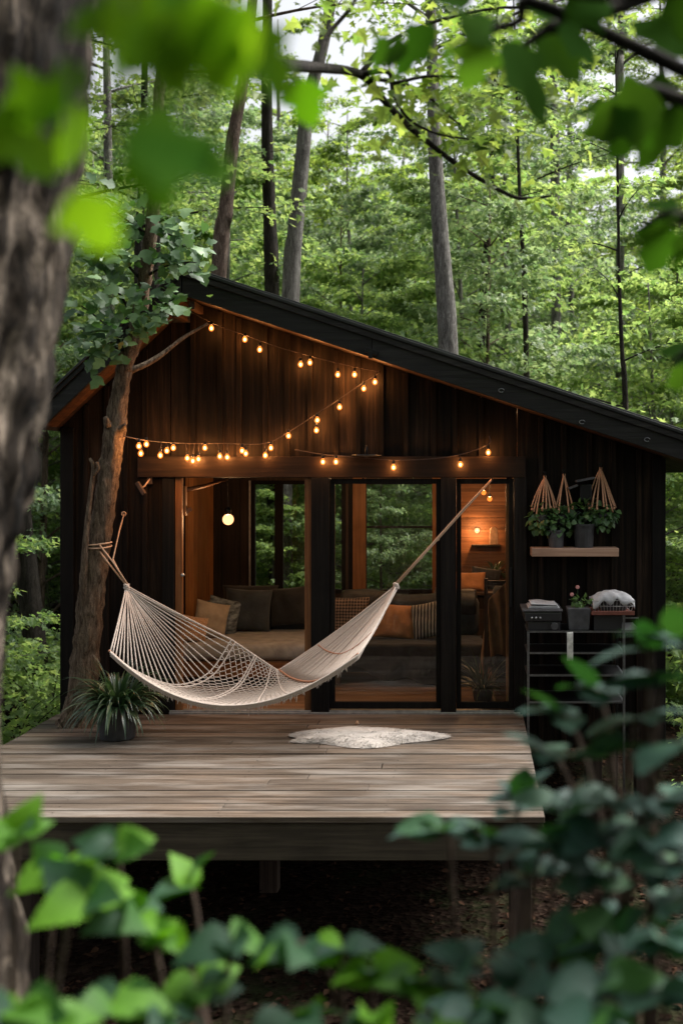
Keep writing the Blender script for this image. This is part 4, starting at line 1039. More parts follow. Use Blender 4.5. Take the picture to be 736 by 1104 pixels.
    mb = MB(); mb.tube([KR, P(462, 592, -.5), P(498, 552, -.28), HE], .0085, 7); mb.tube([KR + Vector((0, 0, .02)), P(463, 589, -.5), P(499, 549, -.28), HE + Vector((.004, 0, .01))], .0075, 7)
    for f in (.25, .42): mb.sphere(KR.lerp(HE, f), .014, 8, 6, (1, 1, 1))
    mb.build('hanging_rope', M['rope_tan'], t, smooth=True)
    mb = MB(); mb.tube([HE + Vector((.0, .012, .02)), HE + Vector((0, -.015, .012)), HE + Vector((.0, -.012, -.008)), HE + Vector((0, .0, -.012))], .005, 6); mb.build('hook', M['blackmetal'], t, smooth=True)

# ================================================================== deck tree
DT = [(83, 800, -.46, 27), (86, 779, -.46, 20), (89, 750, -.46, 15.5), (93, 700, -.47, 14), (99, 640, -.50, 13.2), (107, 580, -.54, 12.2), (115, 530, -.57, 10.8), (121, 490, -.59, 10.5), (124, 462, -.60, 11.5), (128, 436, -.62, 9), (133, 405, -.66, 8),
      (139, 382, -.70, 8.5), (149, 350, -.74, 8), (156, 300, -.78, 7.5), (163, 250, -.82, 7), (168, 200, -.86, 6.5), (171, 120, -.9, 6), (178, 20, -.95, 5), (182, -120, -1.0, 4), (190, -260, -1.0, 2)]
def tree_at(py):
    for a, b in zip(DT, DT[1:]):
        if b[1] <= py <= a[1]:
            f = (a[1] - py) / (a[1] - b[1]); q = [a[k] + (b[k] - a[k]) * f for k in range(4)]
            return P(q[0], py, q[2]), q[3] * (DIST + q[2]) / 1250
def make_deck_tree():
    base = P(84, 800, -.46); base.z = ground_z(base.x, -.46)
    t = empty('leaning_tree', base, 'rough barked tree leaning up through the deck and holding the hammock', 'tree')
    pts = [Vector((base.x - .05, -.46, base.z - .1)), Vector((base.x, -.46, -.6))] + [P(a, b, c) for a, b, c, _ in DT]
    rd = [.24, .20] + [r * (DIST + c) / 1250 for _, _, c, r in DT]
    cp = catmull(pts, 12); cr = [float(np.interp(i / 12, range(len(rd)), rd)) for i in range(len(cp))]
    mb = MB(); cp = [q + Vector((.010 * noise.noise(Vector((i * .35, 0, 0))), 0, 0)) for i, q in enumerate(cp)]; mb.tube(cp, cr, 34, rough=.22, rf=13); mb.build('trunk', M['bark_deck'], t, smooth=True)
    def limb(l, rads, name='limb', mat='bark_deck'):
        mb = MB(); c = catmull([P(*q) for q in l], 5); mb.tube(c, [rads[0] + (rads[1] - rads[0]) * i / (len(c) - 1) for i in range(len(c))], 9, rough=.15); mb.build(name, M[mat], t, smooth=True)
    limb([(131, 402, -.67), (150, 396, -.64), (172, 384, -.56), (198, 364, -.45), (224, 349, -.34)], (.032, .010))
    limb([(96, 690, -.50), (91, 640, -.60), (92, 590, -.66), (97, 540, -.68), (101, 505, -.68), (97, 494, -.68)], (.035, .012), 'dead_stem')
    limb([(101, 512, -.68), (106, 505, -.69), (104, 498, -.70)], (.018, .012), 'stub')
    limb([(123, 464, -.60), (117, 458, -.68), (114, 450, -.72)], (.05, .02), 'stub')
    limb([(124, 466, -.60), (132, 462, -.66), (135, 457, -.70)], (.045, .015), 'stub')
    twigs = [((139, 382, -.7), (120, 350, -.8), (88, 330, -.9)), ((149, 350, -.74), (120, 300, -.85), (92, 262, -.95)), ((149, 352, -.74), (172, 330, -.9), (188, 322, -1.0)),
             ((156, 300, -.78), (180, 280, -.95), (212, 283, -1.05)), ((156, 305, -.78), (130, 280, -.9), (108, 245, -1.0)), ((163, 255, -.82), (140, 240, -.9), (120, 225, -1.0)), ((163, 250, -.82), (185, 250, -1.0), (200, 262, -1.05)), ((140, 380, -.7), (118, 372, -.85), (98, 368, -.95)), ((149, 350, -.74), (150, 330, -1.0), (160, 338, -1.1))]
    mb = MB(); pos = []; D = []
    r2 = np.random.RandomState(9)
    for tw in twigs:
        c = bez(*[P(*q) for q in tw], 12); mb.tube(c, [.014 - .0009 * i for i in range(12)], 6)
        for i in range(3, 12):
            for k in range(6):
                o = r2.normal(size=3) * .095; pos.append(np.array(c[i]) + o); d = np.array(c[i]) - np.array(c[0]); d = d / (np.linalg.norm(d) + 1e-6) + r2.normal(size=3) * .6; d[2] -= .55; D.append(d)
    mb.build('twigs', M['bark_dark'], t, smooth=True)
    n = len(pos); Nn = np.array([.15, -.75, .75]) + r2.normal(size=(n, 3)) * .42
    leaf_mesh('foliage', np.array(pos), np.array(D), Nn, r2.uniform(.06, .145, n), T_LOBE, M['leaf_deck'], t, smooth=True)
make_deck_tree()
make_hammock()
# ================================================================== forest
def grow(name, trunk, rads, mats, label, group, base=.3, Rm=2.2, nl=16, sub=4, per=26, leaf=.11, seed=0, flat=.32, tm=T_STAR, limb_el=(.05, .6), bark_rough=.08, top=True):
    """a tree from its trunk line: limbs leave the upper part, sprays of leaves lie in loose layers on the side twigs"""
    r2 = np.random.RandomState(seed); tp = [Vector(p) for p in trunk]
    t = empty(name, tp[0], label, 'tree', group)
    mb = MB(); c = catmull(tp, 4); k = len(tp) - 1
    cr = [float(np.interp(i / 4, range(k + 1), rads)) for i in range(len(c))]
    mb.tube(c, cr, 10, rough=bark_rough, rf=5)
    L = [0]
    for a, b in zip(c, c[1:]): L.append(L[-1] + (b - a).length)
    H = L[-1]; pos = []; D = []
    for i in range(nl):
        f = base + (1 - base) * ((i + r2.rand() * .7) / nl); s = min(f, .985) * H
        j = max(q for q in range(len(L)) if L[q] <= s); p0 = c[j]; a = i * 2.4 + r2.uniform(-.4, .4)
        prof = math.sin(math.pi * min(1, .18 + .82 * (1 - (f - base) / (1 - base)) ** .8)) ** .6 if base < .9 else 1
        ln = Rm * (.35 + .65 * (1 - ((f - base) / (1 - base)) ** 1.6)) * r2.uniform(.75, 1.2); el = r2.uniform(*limb_el)
        d = Vector((math.cos(a), math.sin(a), 0)); e = p0 + d * ln * math.cos(el) + Vector((0, 0, ln * math.sin(el)))
        m = (p0 + e) / 2 + Vector((r2.normal() * .1, r2.normal() * .1, ln * .10))
        lb = bez(p0, m, e, 8); r0 = max(.012, cr[j] * .38); mb.tube(lb, [r0 * (1 - .8 * q / 7) for q in range(8)], 6)
        for q in range(sub + 1):
            fr = .35 + .65 * q / sub; b0 = lb[min(7, int(fr * 7))]; side = 1 if q % 2 else -1
            aa = a + side * r2.uniform(.4, 1.1) if q < sub else a; l2 = ln * r2.uniform(.28, .5) * (1.15 - .5 * fr)
            e2 = b0 + Vector((math.cos(aa), math.sin(aa), r2.uniform(-.12, .28))) * l2; mb.tube([b0, e2], [r0 * .3, .004], 4, caps=False)
            npp = int(per * (.6 + .8 * r2.rand())); u = r2.rand(npp) ** .7 * 1.25
            pp = np.array(b0)[None] + (np.array(e2) - np.array(b0))[None] * u[:, None] + r2.normal(size=(npp, 3)) * np.array([.17, .17, .17 * flat]) * (l2 * .9 + .35)
            pos.append(pp); dd = np.tile(np.array([math.cos(aa), math.sin(aa), -.35]), (npp, 1)) + r2.normal(size=(npp, 3)) * .55; D.append(dd)
    mb.build('trunk', M[mats[0]], t, smooth=True)
    pos = np.concatenate(pos); D = np.concatenate(D); n = len(pos)
    Nn = np.array([0, 0, 1.]) + r2.normal(size=(n, 3)) * .6
    leaf_mesh('crown', pos, D, Nn, r2.uniform(.65, 1.3, n) * leaf, tm, M[mats[1]], t)
    return t

def column(x, y, H, seed, lean=.02):
    r2 = random.Random(seed); z = -.25; pts = []
    n = 7; ax, ay = r2.uniform(-lean, lean), r2.uniform(-lean, lean)
    for i in range(n): h = H * i / (n - 1); pts.append((x + ax * h + r2.uniform(-.03, .03) * H * .08, y + ay * h, z + h))
    return pts
# trees one can tell apart, each along its own trunk line of the photograph
def px_tree(line, Y, rpx, H, mats, label, seed, base=.55, Rm=2.6, nl=14, per=26, leaf=.11, name='forest_tree', **kw):
    pts = [P(x, y, Y) for x, y in line]; d = Y + DIST
    b = pts[0].copy(); g = pts[0] - (pts[1] - pts[0]).normalized() * .01
    gzv = ground_z(b.x, Y); dirv = (pts[1] - pts[0]).normalized(); low = []
    if b.z > gzv + .3: low = [Vector((b.x - dirv.x * (b.z - gzv) * .5, Y, gzv - .15))]
    top = pts[-1]; dirv = (pts[-1] - pts[-2]).normalized(); up = []
    while top.z < H:
        top = top + Vector((dirv.x * 1.6 * .6, rng.uniform(-.1, .1), 1.6)); up.append(top)
    allp = low + pts + up; r0 = rpx * d / 1250
    rad = [r0 * (1.15 - .95 * i / (len(allp) - 1)) for i in range(len(allp))]
    return grow(name, allp, rad, mats, label, None, base=base, Rm=Rm, nl=nl, per=per, leaf=leaf, seed=seed, **kw)
px_tree([(236, 298), (243, 230), (251, 150), (263, 82)], 5.2, 8.5, 13, ('bark_brown', 'leaf_canopy'), 'reddish brown trunk leaning right above the roof ridge', 101, base=.62)
px_tree([(293, 312), (291, 240), (288, 150), (288, 40)], 8.0, 7.5, 16, ('bark_dark', 'leaf_canopy'), 'straight dark trunk just right of the reddish leaning one', 102, base=.6)
px_tree([(313, 320), (318, 250), (326, 170), (332, 110), (352, 30)], 7.0, 9, 16, ('bark_grey', 'leaf_canopy'), 'pale grey trunk rising behind the middle of the roof slope', 103, base=.6)
px_tree([(483, 378), (478, 300), (472, 220), (468, 145)], 5.5, 10.5, 13, ('bark_grey', 'leaf_canopy'), 'clean grey trunk above the centre right of the roof', 104, base=.66)
px_tree([(150, 330), (150, 260), (153, 200), (156, 90)], 6.2, 5, 13, ('bark_dark', 'leaf_far'), 'thin dark trunk, left one of a close pair above the left eave', 105, base=.45, Rm=1.8)
px_tree([(166, 330), (168, 260), (170, 200), (176, 80)], 6.5, 6, 13, ('bark_dark', 'leaf_far'), 'dark trunk, right one of a close pair above the left eave', 106, base=.5, Rm=1.8)
px_tree([(118, 300), (117, 200), (116, 100)], 10, 5.5, 15, ('bark_grey', 'leaf_far'), 'slim grey trunk at upper left beside the blurred near trunk', 107, base=.5)
px_tree([(44, 782), (38, 700), (30, 620), (24, 560), (18, 470)], 4.9, 12, 13, ('bark_dark', 'leaf_far'), 'dark trunk at the left behind the deck, standing on the ground', 108, base=.45)
px_tree([(566, 345), (563, 270), (559, 190)], 9, 3.2, 10, ('bark_dark', 'leaf_far'), 'very thin straight sapling above the right half of the roof', 109, base=.7, Rm=1.1, nl=10, name='sapling')
px_tree([(674, 440), (670, 380), (667, 300)], 5.0, 3.4, 7.0, ('bark_dark', 'leaf_far'), 'young dark stemmed sapling close above the right roof edge', 110, base=.3, Rm=1.4, nl=16, per=14, name='sapling')
px_tree([(668, 120), (668, 60), (669, 10)], 16, 4.5, 19, ('bark_grey', 'leaf_far'), 'far grey trunk under the sky gap at upper right', 111, base=.6)
px_tree([(598, 200), (597, 130), (596, 60)], 14, 5, 19, ('bark_grey', 'leaf_far'), 'far grey trunk left of the sky gap at upper right', 112, base=.6)
px_tree([(520, 330), (525, 260), (530, 180)], 13, 4, 16, ('bark_dark', 'leaf_far'), 'far dark trunk between the grey trunk and thin sapling', 113, base=.5)

# repeats: three understorey, three tall, two bushes, copied over the wood
protos = {}
def bark(i): return ['bark_grey', 'bark_brown', 'bark_grey'][i % 3]
for i in range(3):
    protos['u%d' % i] = grow('understorey_tree', column(0, 0, 6.4 + i * .9, 40 + i, .05), [.06, .056, .05, .04, .03, .02, .01], (bark(i), ('leaf_far', 'leaf_pale', 'leaf_far')[i]), 'x', None, base=.07, Rm=2.3, nl=30, sub=5, per=80, leaf=.092, seed=50 + i)
    protos['t%d' % i] = grow('tall_tree', column(0, 0, 15.5 + i * 1.6, 70 + i, .03), [.22, .20, .18, .15, .11, .07, .02], (bark(i + 1), 'leaf_canopy'), 'x', None, base=.22, Rm=3.3, nl=38, sub=5, per=84, leaf=.115, seed=60 + i)
def bush(seed, h, rad, n, label):
    t = empty('bush', (0, 0, 0), label, 'bush'); r2 = np.random.RandomState(seed); mb = MB(); pos = []; D = []
    for i in range(11):
        a = r2.uniform(0, 6.28); e = Vector((math.cos(a) * rad * r2.uniform(.4, 1), math.sin(a) * rad * r2.uniform(.4, 1), h * r2.uniform(.55, 1))); c = bez((0, 0, -.1), (e.x * .3, e.y * .3, e.z * .8), e, 7)
        mb.tube(c, [.012, .011, .010, .009, .008, .006, .004], 5)
        k = n // 11; u = r2.randint(2, 7, k); base = np.array([tuple(c[q]) for q in u]); pos.append(base + r2.normal(size=(k, 3)) * .13 * np.array([1, 1, .7])); dd = base.copy(); dd[:, 2] = -.1; D.append(dd + r2.normal(size=(k, 3)) * .4)
    mb.build('stems', M['bark_dark'], t); pos = np.concatenate(pos); D = np.concatenate(D); m = len(pos)
    leaf_mesh('foliage', pos, D, np.array([0, 0, 1.]) + r2.normal(size=(m, 3)) * .4, r2.uniform(.06, .12, m), T_STAR, M['leaf_far'], t); return t
for i in range(2): protos['m%d' % i] = grow('slender_tree', column(0, 0, 10.5 + i * 1.5, 170 + i, .04), [.09, .085, .075, .06, .045, .025, .01], (bark(i + 2), ('leaf_canopy', 'leaf_pale')[i]), 'x', None, base=.12, Rm=2.6, nl=36, sub=5, per=84, leaf=.096, seed=160 + i)
protos['b0'] = bush(5, 1.2, .8, 900, 'x'); protos['b1'] = bush(6, .8, .9, 800, 'x')
used = set()
def where(x, y):
    px = 508 + x * 1250 / max(1, y + DIST)
    if y < -DIST: return 'behind the viewer, added unseen to darken reflections'
    s = 'left of the cabin' if px < 70 else 'right of the cabin' if px > 715 else 'behind the left half of the cabin' if px < 390 else 'behind the right half of the cabin'
    return s
def plant(k, x, y, sc, rot, gloss=None):
    p = protos[k]; kind = {'m': 'slender broadleaf tree', 'u': 'leafy understorey tree', 't': 'tall forest tree', 'b': 'low green bush'}[k[0]]
    dist = 'close' if y < 9 else 'further off' if y < 17 else 'far off'
    lab = '%s %s, %s %s' % ('slender grey barked', 0, 0, 0) if 0 else '%s %s %s' % (kind, dist, where(x, y))
    grp = {'m': 'slender trees', 'u': 'understorey trees', 't': 'tall trees', 'b': 'bushes'}[k[0]] + ' ' + dist + ' ' + where(x, y)
    o = p if k not in used else copy_tree(p)
    used.add(k); o.location = (x, y, ground_z(x, y) + (0 if k[0] == 'b' else .1)); o.rotation_euler = (0, 0, rot); o.scale = (sc, sc, sc * rng.uniform(.9, 1.1)); o['label'] = lab; o['group'] = grp
spots = []
for k, x, y, sc in (('u0', -2.6, 6.6, .48), ('u1', -1.3, 6.2, .42), ('u2', -.2, 6.8, .50), ('u1', -3.6, 7.2, .5), ('u0', .9, 7.4, .5), ('u2', -1.9, 8.2, .55)):
    plant(k, x, y, sc, rng.uniform(0, 6.28))
def ok(x, y, dmin):
    if -6.2 < x < 4.2 and -9 < y < 6.0: return False
    return all((x - a) ** 2 + (y - b) ** 2 > dmin ** 2 for a, b in spots)
def scatter(kind, n, ylo, yhi, dmin, smin, smax, pxlo=-160, pxhi=880, nv=3, yp=1.0):
    c = 0; tries = 0
    while c < n and tries < 4000:
        tries += 1; y = ylo + (yhi - ylo) * rng.random() ** yp; px = rng.uniform(pxlo, pxhi); x = (px - 508) * (y + DIST) / 1250
        if not ok(x, y, dmin): continue
        spots.append((x, y)); plant('%s%d' % (kind, rng.randrange(nv)), x, y, rng.uniform(smin, smax), rng.uniform(0, 6.28)); c += 1
for k, x, y, s in (('u0', -7.0, 3.3, .8), ('u1', -6.3, 6.5, 1.0), ('u2', 4.4, 7.2, 1.0), ('u0', 3.3, 9.5, 1.1), ('u1', 5.3, 3.8, .85), ('u2', -3.9, 8.4, 1.1), ('u1', .2, 8.6, 1.1), ('u0', -1.9, 9.2, 1.05)):
    spots.append((x, y)); plant(k, x, y, s, rng.uniform(0, 6.28))
scatter('m', 18, 14, 32, 2.0, .9, 1.25, nv=2)
scatter('u', 40, 8.5, 30, 1.5, .9, 1.35)
scatter('t', 22, 22, 48, 2.6, .9, 1.2)
scatter('b', 40, 4.6, 20, .9, .8, 1.6, nv=2)
for k, x, y, s in (('b0', 3.0, 1.4, .9), ('b1', 2.9, 3.0, 1.1), ('b0', -4.9, 1.8, .9), ('b1', -5.2, .4, .8), ('b0', 3.6, 4.6, 1.2), ('b1', 2.6, 5.4, 1.3), ('b0', -5.1, 3.6, 1.0), ('b1', -5.4, 5.2, 1.4), ('b1', 2.4, .2, .6)):
    plant(k, x, y, s, rng.uniform(0, 6.28))
for k, x, y, s in (('u0', -3.5, -14, 1.1), ('u1', .5, -15.5, 1.2), ('u2', 3.6, -13.5, 1.1), ('t0', -6, -21, 1), ('t1', 2.2, -22, 1), ('t2', -1.8, -23, 1.1), ('t0', 6.5, -21, 1), ('u2', -6.8, -12.5, 1.1), ('u1', 6.2, -11.5, 1.1), ('u0', -1.2, -17, 1.2)):  # unseen trees added for dark green glass reflections and some shading
    plant(k, x, y, s, rng.uniform(0, 6.28))
# a closed wall of foliage far behind: a wood nobody could count
r2 = np.random.RandomState(77)
n = 90000; y = r2.uniform(46, 62, n); x = r2.uniform(-36, 22, n); g = np.array([4.2 + .0 * a for a in x]); z = g * .6 + r2.rand(n) ** 1.15 * 15
keep = np.array([noise.noise(Vector((a * .16, c * .22, b * .1))) + .38 > (c - 9) * .05 for a, b, c in zip(x, y, z)])
x, y, z = x[keep], y[keep], z[keep]; n = len(x)
o = leaf_mesh('far_wood', np.stack([x, y, z], 1), r2.normal(size=(n, 3)), np.array([0, -.2, 1.]) + r2.normal(size=(n, 3)) * .45, r2.uniform(.35, .7, n), T_STAR, M['leaf_far'])
tag(o, 'dense far-off wood closing the view behind all trees', 'wood', kind='stuff')

# ================================================================== near vegetation, in front of the focus
def big_trunk():
    Y = -7.8; rp = 146
    edge = [(112, -260), (100, -100), (92, 0), (82, 110), (72, 200), (52, 350), (28, 480), (8, 580), (-6, 690), (-14, 800), (-10, 900), (10, 1010), (18, 1120)]
    pts = [P(e - rp, y, Y) for e, y in edge][::-1]; g = ground_z(pts[0].x, Y)
    low = [Vector((pts[0].x, Y, g - .15)), Vector((pts[0].x + .01, Y, g + .35))]; low = [q for q in low if q.z < pts[0].z - .1]
    up = [pts[-1] + Vector((.06 * k, .03 * k, .9 * k)) for k in range(1, 8)]
    allp = low + pts + up; rad = [.42] + [.34] * (len(low) - 1) + [.304] * len(pts) + [.29 - .025 * k for k in range(len(up))]
    t = empty('near_tree', allp[0], 'big blurred grey brown trunk filling the left edge, nearest the camera', 'tree')
    c = catmull(allp, 16); cr = [float(np.interp(i / 16, range(len(rad)), rad)) for i in range(len(c))]
    mb = MB(); mb.tube(c, cr, 110, rough=.085, rf=13); mb.build('trunk', M['bark_near'], t, smooth=True)
    # limb that reaches across the top of the view
    def limb(pl, r0, r1, nm='limb', rough=.1):
        l = catmull([P(*q) for q in pl], 6); m = MB(); m.tube(l, [r0 + (r1 - r0) * (i / (len(l) - 1)) ** .8 for i in range(len(l))], 8, rough=rough); m.build(nm, M['bark_dark'], t, smooth=True); return l
    main = limb([(-20, -60, -7.8), (130, 10, -7.4), (220, 48, -6.9), (290, 68, -6.3), (345, 73, -5.5), (388, 80, -5.0), (410, 104, -4.9), (432, 128, -4.9), (452, 146, -4.9), (498, 181, -4.85), (548, 210, -4.8), (572, 214, -4.8), (594, 211, -4.8)], .034, .006)
    s1 = limb([(388, 80, -5.0), (418, 78, -5.0), (424, 102, -5.0), (440, 128, -5.0), (470, 144, -5.0), (505, 150, -5.0)], .014, .004)
    s2 = limb([(400, 84, -4.95), (450, 96, -4.8), (480, 122, -4.8), (500, 138, -4.8)], .010, .003)
    s3 = limb([(345, 73, -5.5), (352, 40, -5.3), (380, 5, -5.2), (400, -40, -5.1)], .016, .006)
    s4 = limb([(424, 90, -5.0), (470, 82, -4.9), (540, 92, -4.7), (600, 120, -4.6)], .010, .003)
    s5 = limb([(388, 80, -5.0), (420, 45, -4.9), (480, 20, -4.8), (560, 8, -4.7), (640, 30, -4.6)], .014, .004)
    r2 = np.random.RandomState(12); pos = []; D = []
    for l, n, sp in ((s1, 60, .16), (s2, 110, .16), (s4, 230, .20), (s5, 220, .22), (s3, 70, .18), (main[-26:], 24, .07)):
        for k in range(n):
            b = l[r2.randint(len(l) // 4, len(l))]; pos.append(np.array(b) + r2.normal(size=3) * sp * np.array([1, 1, .55])); d = r2.normal(size=3); d[2] = -abs(d[2]) * .5; D.append(d)
    n = len(pos); leaf_mesh('foliage', np.array(pos), np.array(D), np.array([0, -.25, 1.]) + r2.normal(size=(n, 3)) * .4, r2.uniform(.05, .10, n), T_STAR, M['leaf_canopy'], t)
    # the blurred leaves hanging right in front of the lens, on twigs of this tree
    big = [((140, 10), (180, 60), .75, .065), ((180, 30), (125, 55), .76, .06), ((205, -5), (235, 55), .77, .07), ((250, 5), (200, 45), .78, .065), ((262, 30), (300, 78), .85, .06), ((280, 10), (240, 60), .8, .055), ((128, 150), (215, 165), .74, .075), ((225, 190), (170, 150), .76, .06), ((140, 140), (170, 190), .75, .06), ((82, 205), (108, 255), .8, .05),
           ((95, 90), (30, 110), .95, .075), ((50, 90), (0, 130), 1.0, .07), ((100, 120), (60, 165), .95, .06), ((-10, 120), (40, 165), 1.0, .07), ((322, 84), (336, 132), 1.6, .065), ((110, 40), (90, 0), .9, .05), ((165, -20), (210, 15), .78, .07), ((120, -20), (150, 25), .77, .065)]
    pos = []; D = []; S = []; NN = []
    mb = MB(); root = P(60, -40, -9.2)
    for (a, b, d, s) in big:
        p = P(*a, d - DIST); q = P(*b, d - DIST + .02); pos.append(p); dd = (q - p).normalized(); D.append(dd); S.append(s * 1.1); NN.append(Vector((r2.normal() * .15, -1, .45 + r2.normal() * .15)))
        up = P(a[0] - 20, -60, -9.3) if d < 1.2 else P(290, 66, -6.3)
        if d < 1.2: mb.tube(bez(up, (up + p) / 2 + Vector((0, 0, .03)), p, 8), [.004, .004, .0035, .003, .003, .0025, .002, .0015], 5)
        else: mb.tube(bez(P(300, 68, -6.4), P(312, 60, -7.6), p, 8), .003, 5)
    mb.tube([P(-40, -130, -7.9), P(-20, -120, -8.6), P(30, -90, -9.1), P(130, -70, -9.3), P(270, -60, -9.3), P(330, -70, -9.2)], [.025, .02, .014, .01, .006, .004], 6)
    mb.build('twigs', M['bark_dark'], t, smooth=True)
    o = leaf_mesh('near_leaves', np.array([tuple(p) for p in pos]), np.array([tuple(x) for x in D]), np.array([tuple(x) for x in NN]), np.array(S), T_LOBE, M['leaf_back'], t, smooth=True)
big_trunk()

def right_tree():
    b = Vector((2.3, -7.6, ground_z(2.3, -7.6)))
    tr = [b + Vector((0, 0, -.15)), b + Vector((.02, 0, 1.5)), b + Vector((-.05, 0, 3.2)), b + Vector((-.12, .05, 5)), b + Vector((-.1, .1, 7))]
    t = empty('overhanging_tree', b, 'tree at the right whose dark leaves hang blurred into the top corner', 'tree')
    mb = MB(); mb.tube(catmull(tr, 6), [.16 - .005 * i for i in range(25)], 20, rough=.1); mb.build('trunk', M['bark_brown'], t, smooth=True)
    r2 = np.random.RandomState(15)
    L = [((640, 30), (470, 60), 1.9), ((735, 108), (640, 122), 1.9), ((780, 235), (668, 262), 1.9), ((800, 385), (722, 392), 1.9), ((690, -10), (560, -5), 1.8), ((660, 10), (520, 90), 2.0)]
    mb = MB(); pos = []; D = []; S = []
    for k, (a, e, d) in enumerate(L):
        p0 = tr[2] + Vector((0, 0, .35 * k - 1.0)); pa = P(*a, d - DIST); pe = P(*e, d - DIST)
        l = catmull([p0, (p0 + pa) / 2 + Vector((0, 0, .12)), pa, (pa + pe) / 2 + Vector((0, 0, .03)), pe], 6); mb.tube(l, [.02 * (1 - i / len(l)) + .003 for i in range(len(l))], 6)
    mb.build('twigs', M['bark_dark'], t, smooth=True)
    lv = [((470, 30), (425, 70)), ((478, 40), (485, 92)), ((500, 42), (530, 20)), ((520, 40), (505, 90)), ((540, 45), (592, 118)), ((555, 40), (560, 95)), ((578, 30), (620, 70)), ((590, 25), (560, -10)), ((600, 30), (645, 60)), ((610, 20), (655, 0)), ((640, 20), (600, 5)), ((500, 10), (470, -20)),
          ((735, 105), (668, 100)), ((715, 112), (640, 132)), ((700, 118), (660, 158)), ((740, 118), (690, 165)), ((745, 110), (725, 150)), ((760, 60), (700, 20)), ((690, 125), (702, 150)), ((655, 112), (615, 122)),
          ((735, 232), (668, 262)), ((720, 240), (700, 285)), ((745, 240), (735, 285)), ((730, 225), (690, 215)), ((760, 385), (718, 372)), ((760, 395), (722, 410)), ((720, -20), (740, 30)), ((420, 40), (400, 70)), ((440, 55), (405, 60)),]
    for a, e in lv:
        d = r2.uniform(1.75, 2.15); p = P(*a, d - DIST); q = P(*e, d - DIST + .03); pos.append(tuple(p)); D.append(tuple(q - p)); S.append((q - p).length * r2.uniform(1.15, 1.4))
    n = len(pos); leaf_mesh('foliage', np.array(pos), np.array(D), np.array([0, -.9, .7]) + r2.normal(size=(n, 3)) * .35, np.array(S), T_LOBE, M['leaf_dark'], t, smooth=True)
right_tree()

T_LOBE2 = template('pointed', 12, .20, .38)
T_LANCE3 = template('ovate', 8, .1, .3)
def shrub(label, bx, by, tips, mat, tm, size, seed, pairs=4, nrm=(0, -.25, 1), spread=.4, sp=.055, droop=.2, wob=.38):
    g = ground_z(bx, by); t = empty('shrub', (bx, by, g), label, 'shrub'); r2 = np.random.RandomState(seed); base = Vector((bx, by, g - .05)); mb = MB(); pos = []; D = []; S = []
    for (px, py, d) in tips:
        d = d * .80
        e = P(px, py, d - DIST); b = base + Vector((r2.normal() * .12, r2.normal() * .08, 0)); m = Vector((b.x * .45 + e.x * .55, b.y * .45 + e.y * .55, e.z - .05 + .1 * r2.rand()))
        l = bez(b, m, e, 16); mb.tube(l, [.009 - .0004 * i for i in range(16)], 5)
        t_ = (l[-1] - l[-4]).normalized(); side = Vector((-t_.y, t_.x, 0)).normalized() if abs(t_.z) < .98 else Vector((1, 0, 0))
        for k in range(pairs):
            p = e - t_ * sp * k * r2.uniform(.8, 1.2)
            if k:
                b2 = l[-1 - min(14, k)]; p = e.lerp(b2, .6)
            for s in (1, -1):
                dv = side * s + t_ * .5 + Vector((r2.normal(), r2.normal(), r2.normal() * .4)) * spread; dv.z -= droop; pos.append(tuple(p)); D.append(tuple(dv)); S.append(size * .72 * r2.uniform(.6, 1.2))
        pos.append(tuple(e)); D.append(tuple(t_ + Vector((0, 0, -.4)))); S.append(size * .6)
    mb.build('stems', M['bark_brown'], t, smooth=True); n = len(pos)
    leaf_mesh('foliage', np.array(pos), np.array(D), np.array(nrm) + r2.normal(size=(n, 3)) * wob, np.array(S), tm, M[mat], t, smooth=True)
shrub('bright green blurred shrub at the lower left corner', P(60, 0, -8.4).x, -8.4,
      [(20, 900, 2.2), (70, 935, 2.3), (125, 912, 2.25), (95, 968, 2.2), (15, 1085, 1.9), (60, 1100, 1.9)], 'leaf_bright', T_LOBE2, .115, 71, pairs=2, nrm=(0, -.75, .8), spread=.5)
shrub('blurred shrub left of centre at the bottom, teal and yellow green', P(220, 0, -8.4).x, -8.4,
      [(150, 985, 2.3), (205, 955, 2.5), (180, 1010, 2.3), (250, 1015, 2.2), (215, 1065, 2.2), (120, 1080, 2.1), (180, 1095, 2.1), (320, 1095, 2.2)], 'leaf_bright', T_LOBE2, .11, 72, pairs=2, nrm=(0, -.6, .9), spread=.5)
shrub('low shrub with few bright leaves at the bottom centre', P(400, 0, -8.4).x, -8.4,
      [(320, 1018, 2.2), (370, 1022, 2.3), (400, 1048, 2.3), (450, 1058, 2.3), (480, 1062, 2.3), (400, 1095, 2.2), (470, 1100, 2.2)], 'leaf_bright', T_LOBE2, .10, 73, pairs=2, nrm=(0, -.5, 1))
shrub('tall teal shrub at the lower right, before the metal rack', P(650, 0, -8.4).x, -8.4,
      [(700, 700, 2.3), (735, 690, 2.2), (640, 742, 2.4), (605, 770, 2.4), (690, 775, 2.3), (735, 800, 2.2), (655, 812, 2.3), (590, 812, 2.4), (715, 735, 2.3)], 'leaf_shrub', T_LANCE3, .13, 74, pairs=2, nrm=(0, .12, 1), spread=.25, wob=.14)
shrub('dense dark shrub spreading over the right end of the deck', P(560, 0, -8.4).x, -8.3,
      [(480, 895, 2.4), (530, 905, 2.4), (560, 862, 2.5), (610, 868, 2.4), (665, 862, 2.3), (720, 858, 2.3), (590, 905, 2.3), (650, 900, 2.3), (705, 905, 2.2), (735, 930, 2.2), (570, 940, 2.4), (640, 945, 2.3)], 'leaf_shrub', T_OV, .115, 75, pairs=3, nrm=(0, -.15, 1), spread=.4, wob=.25)
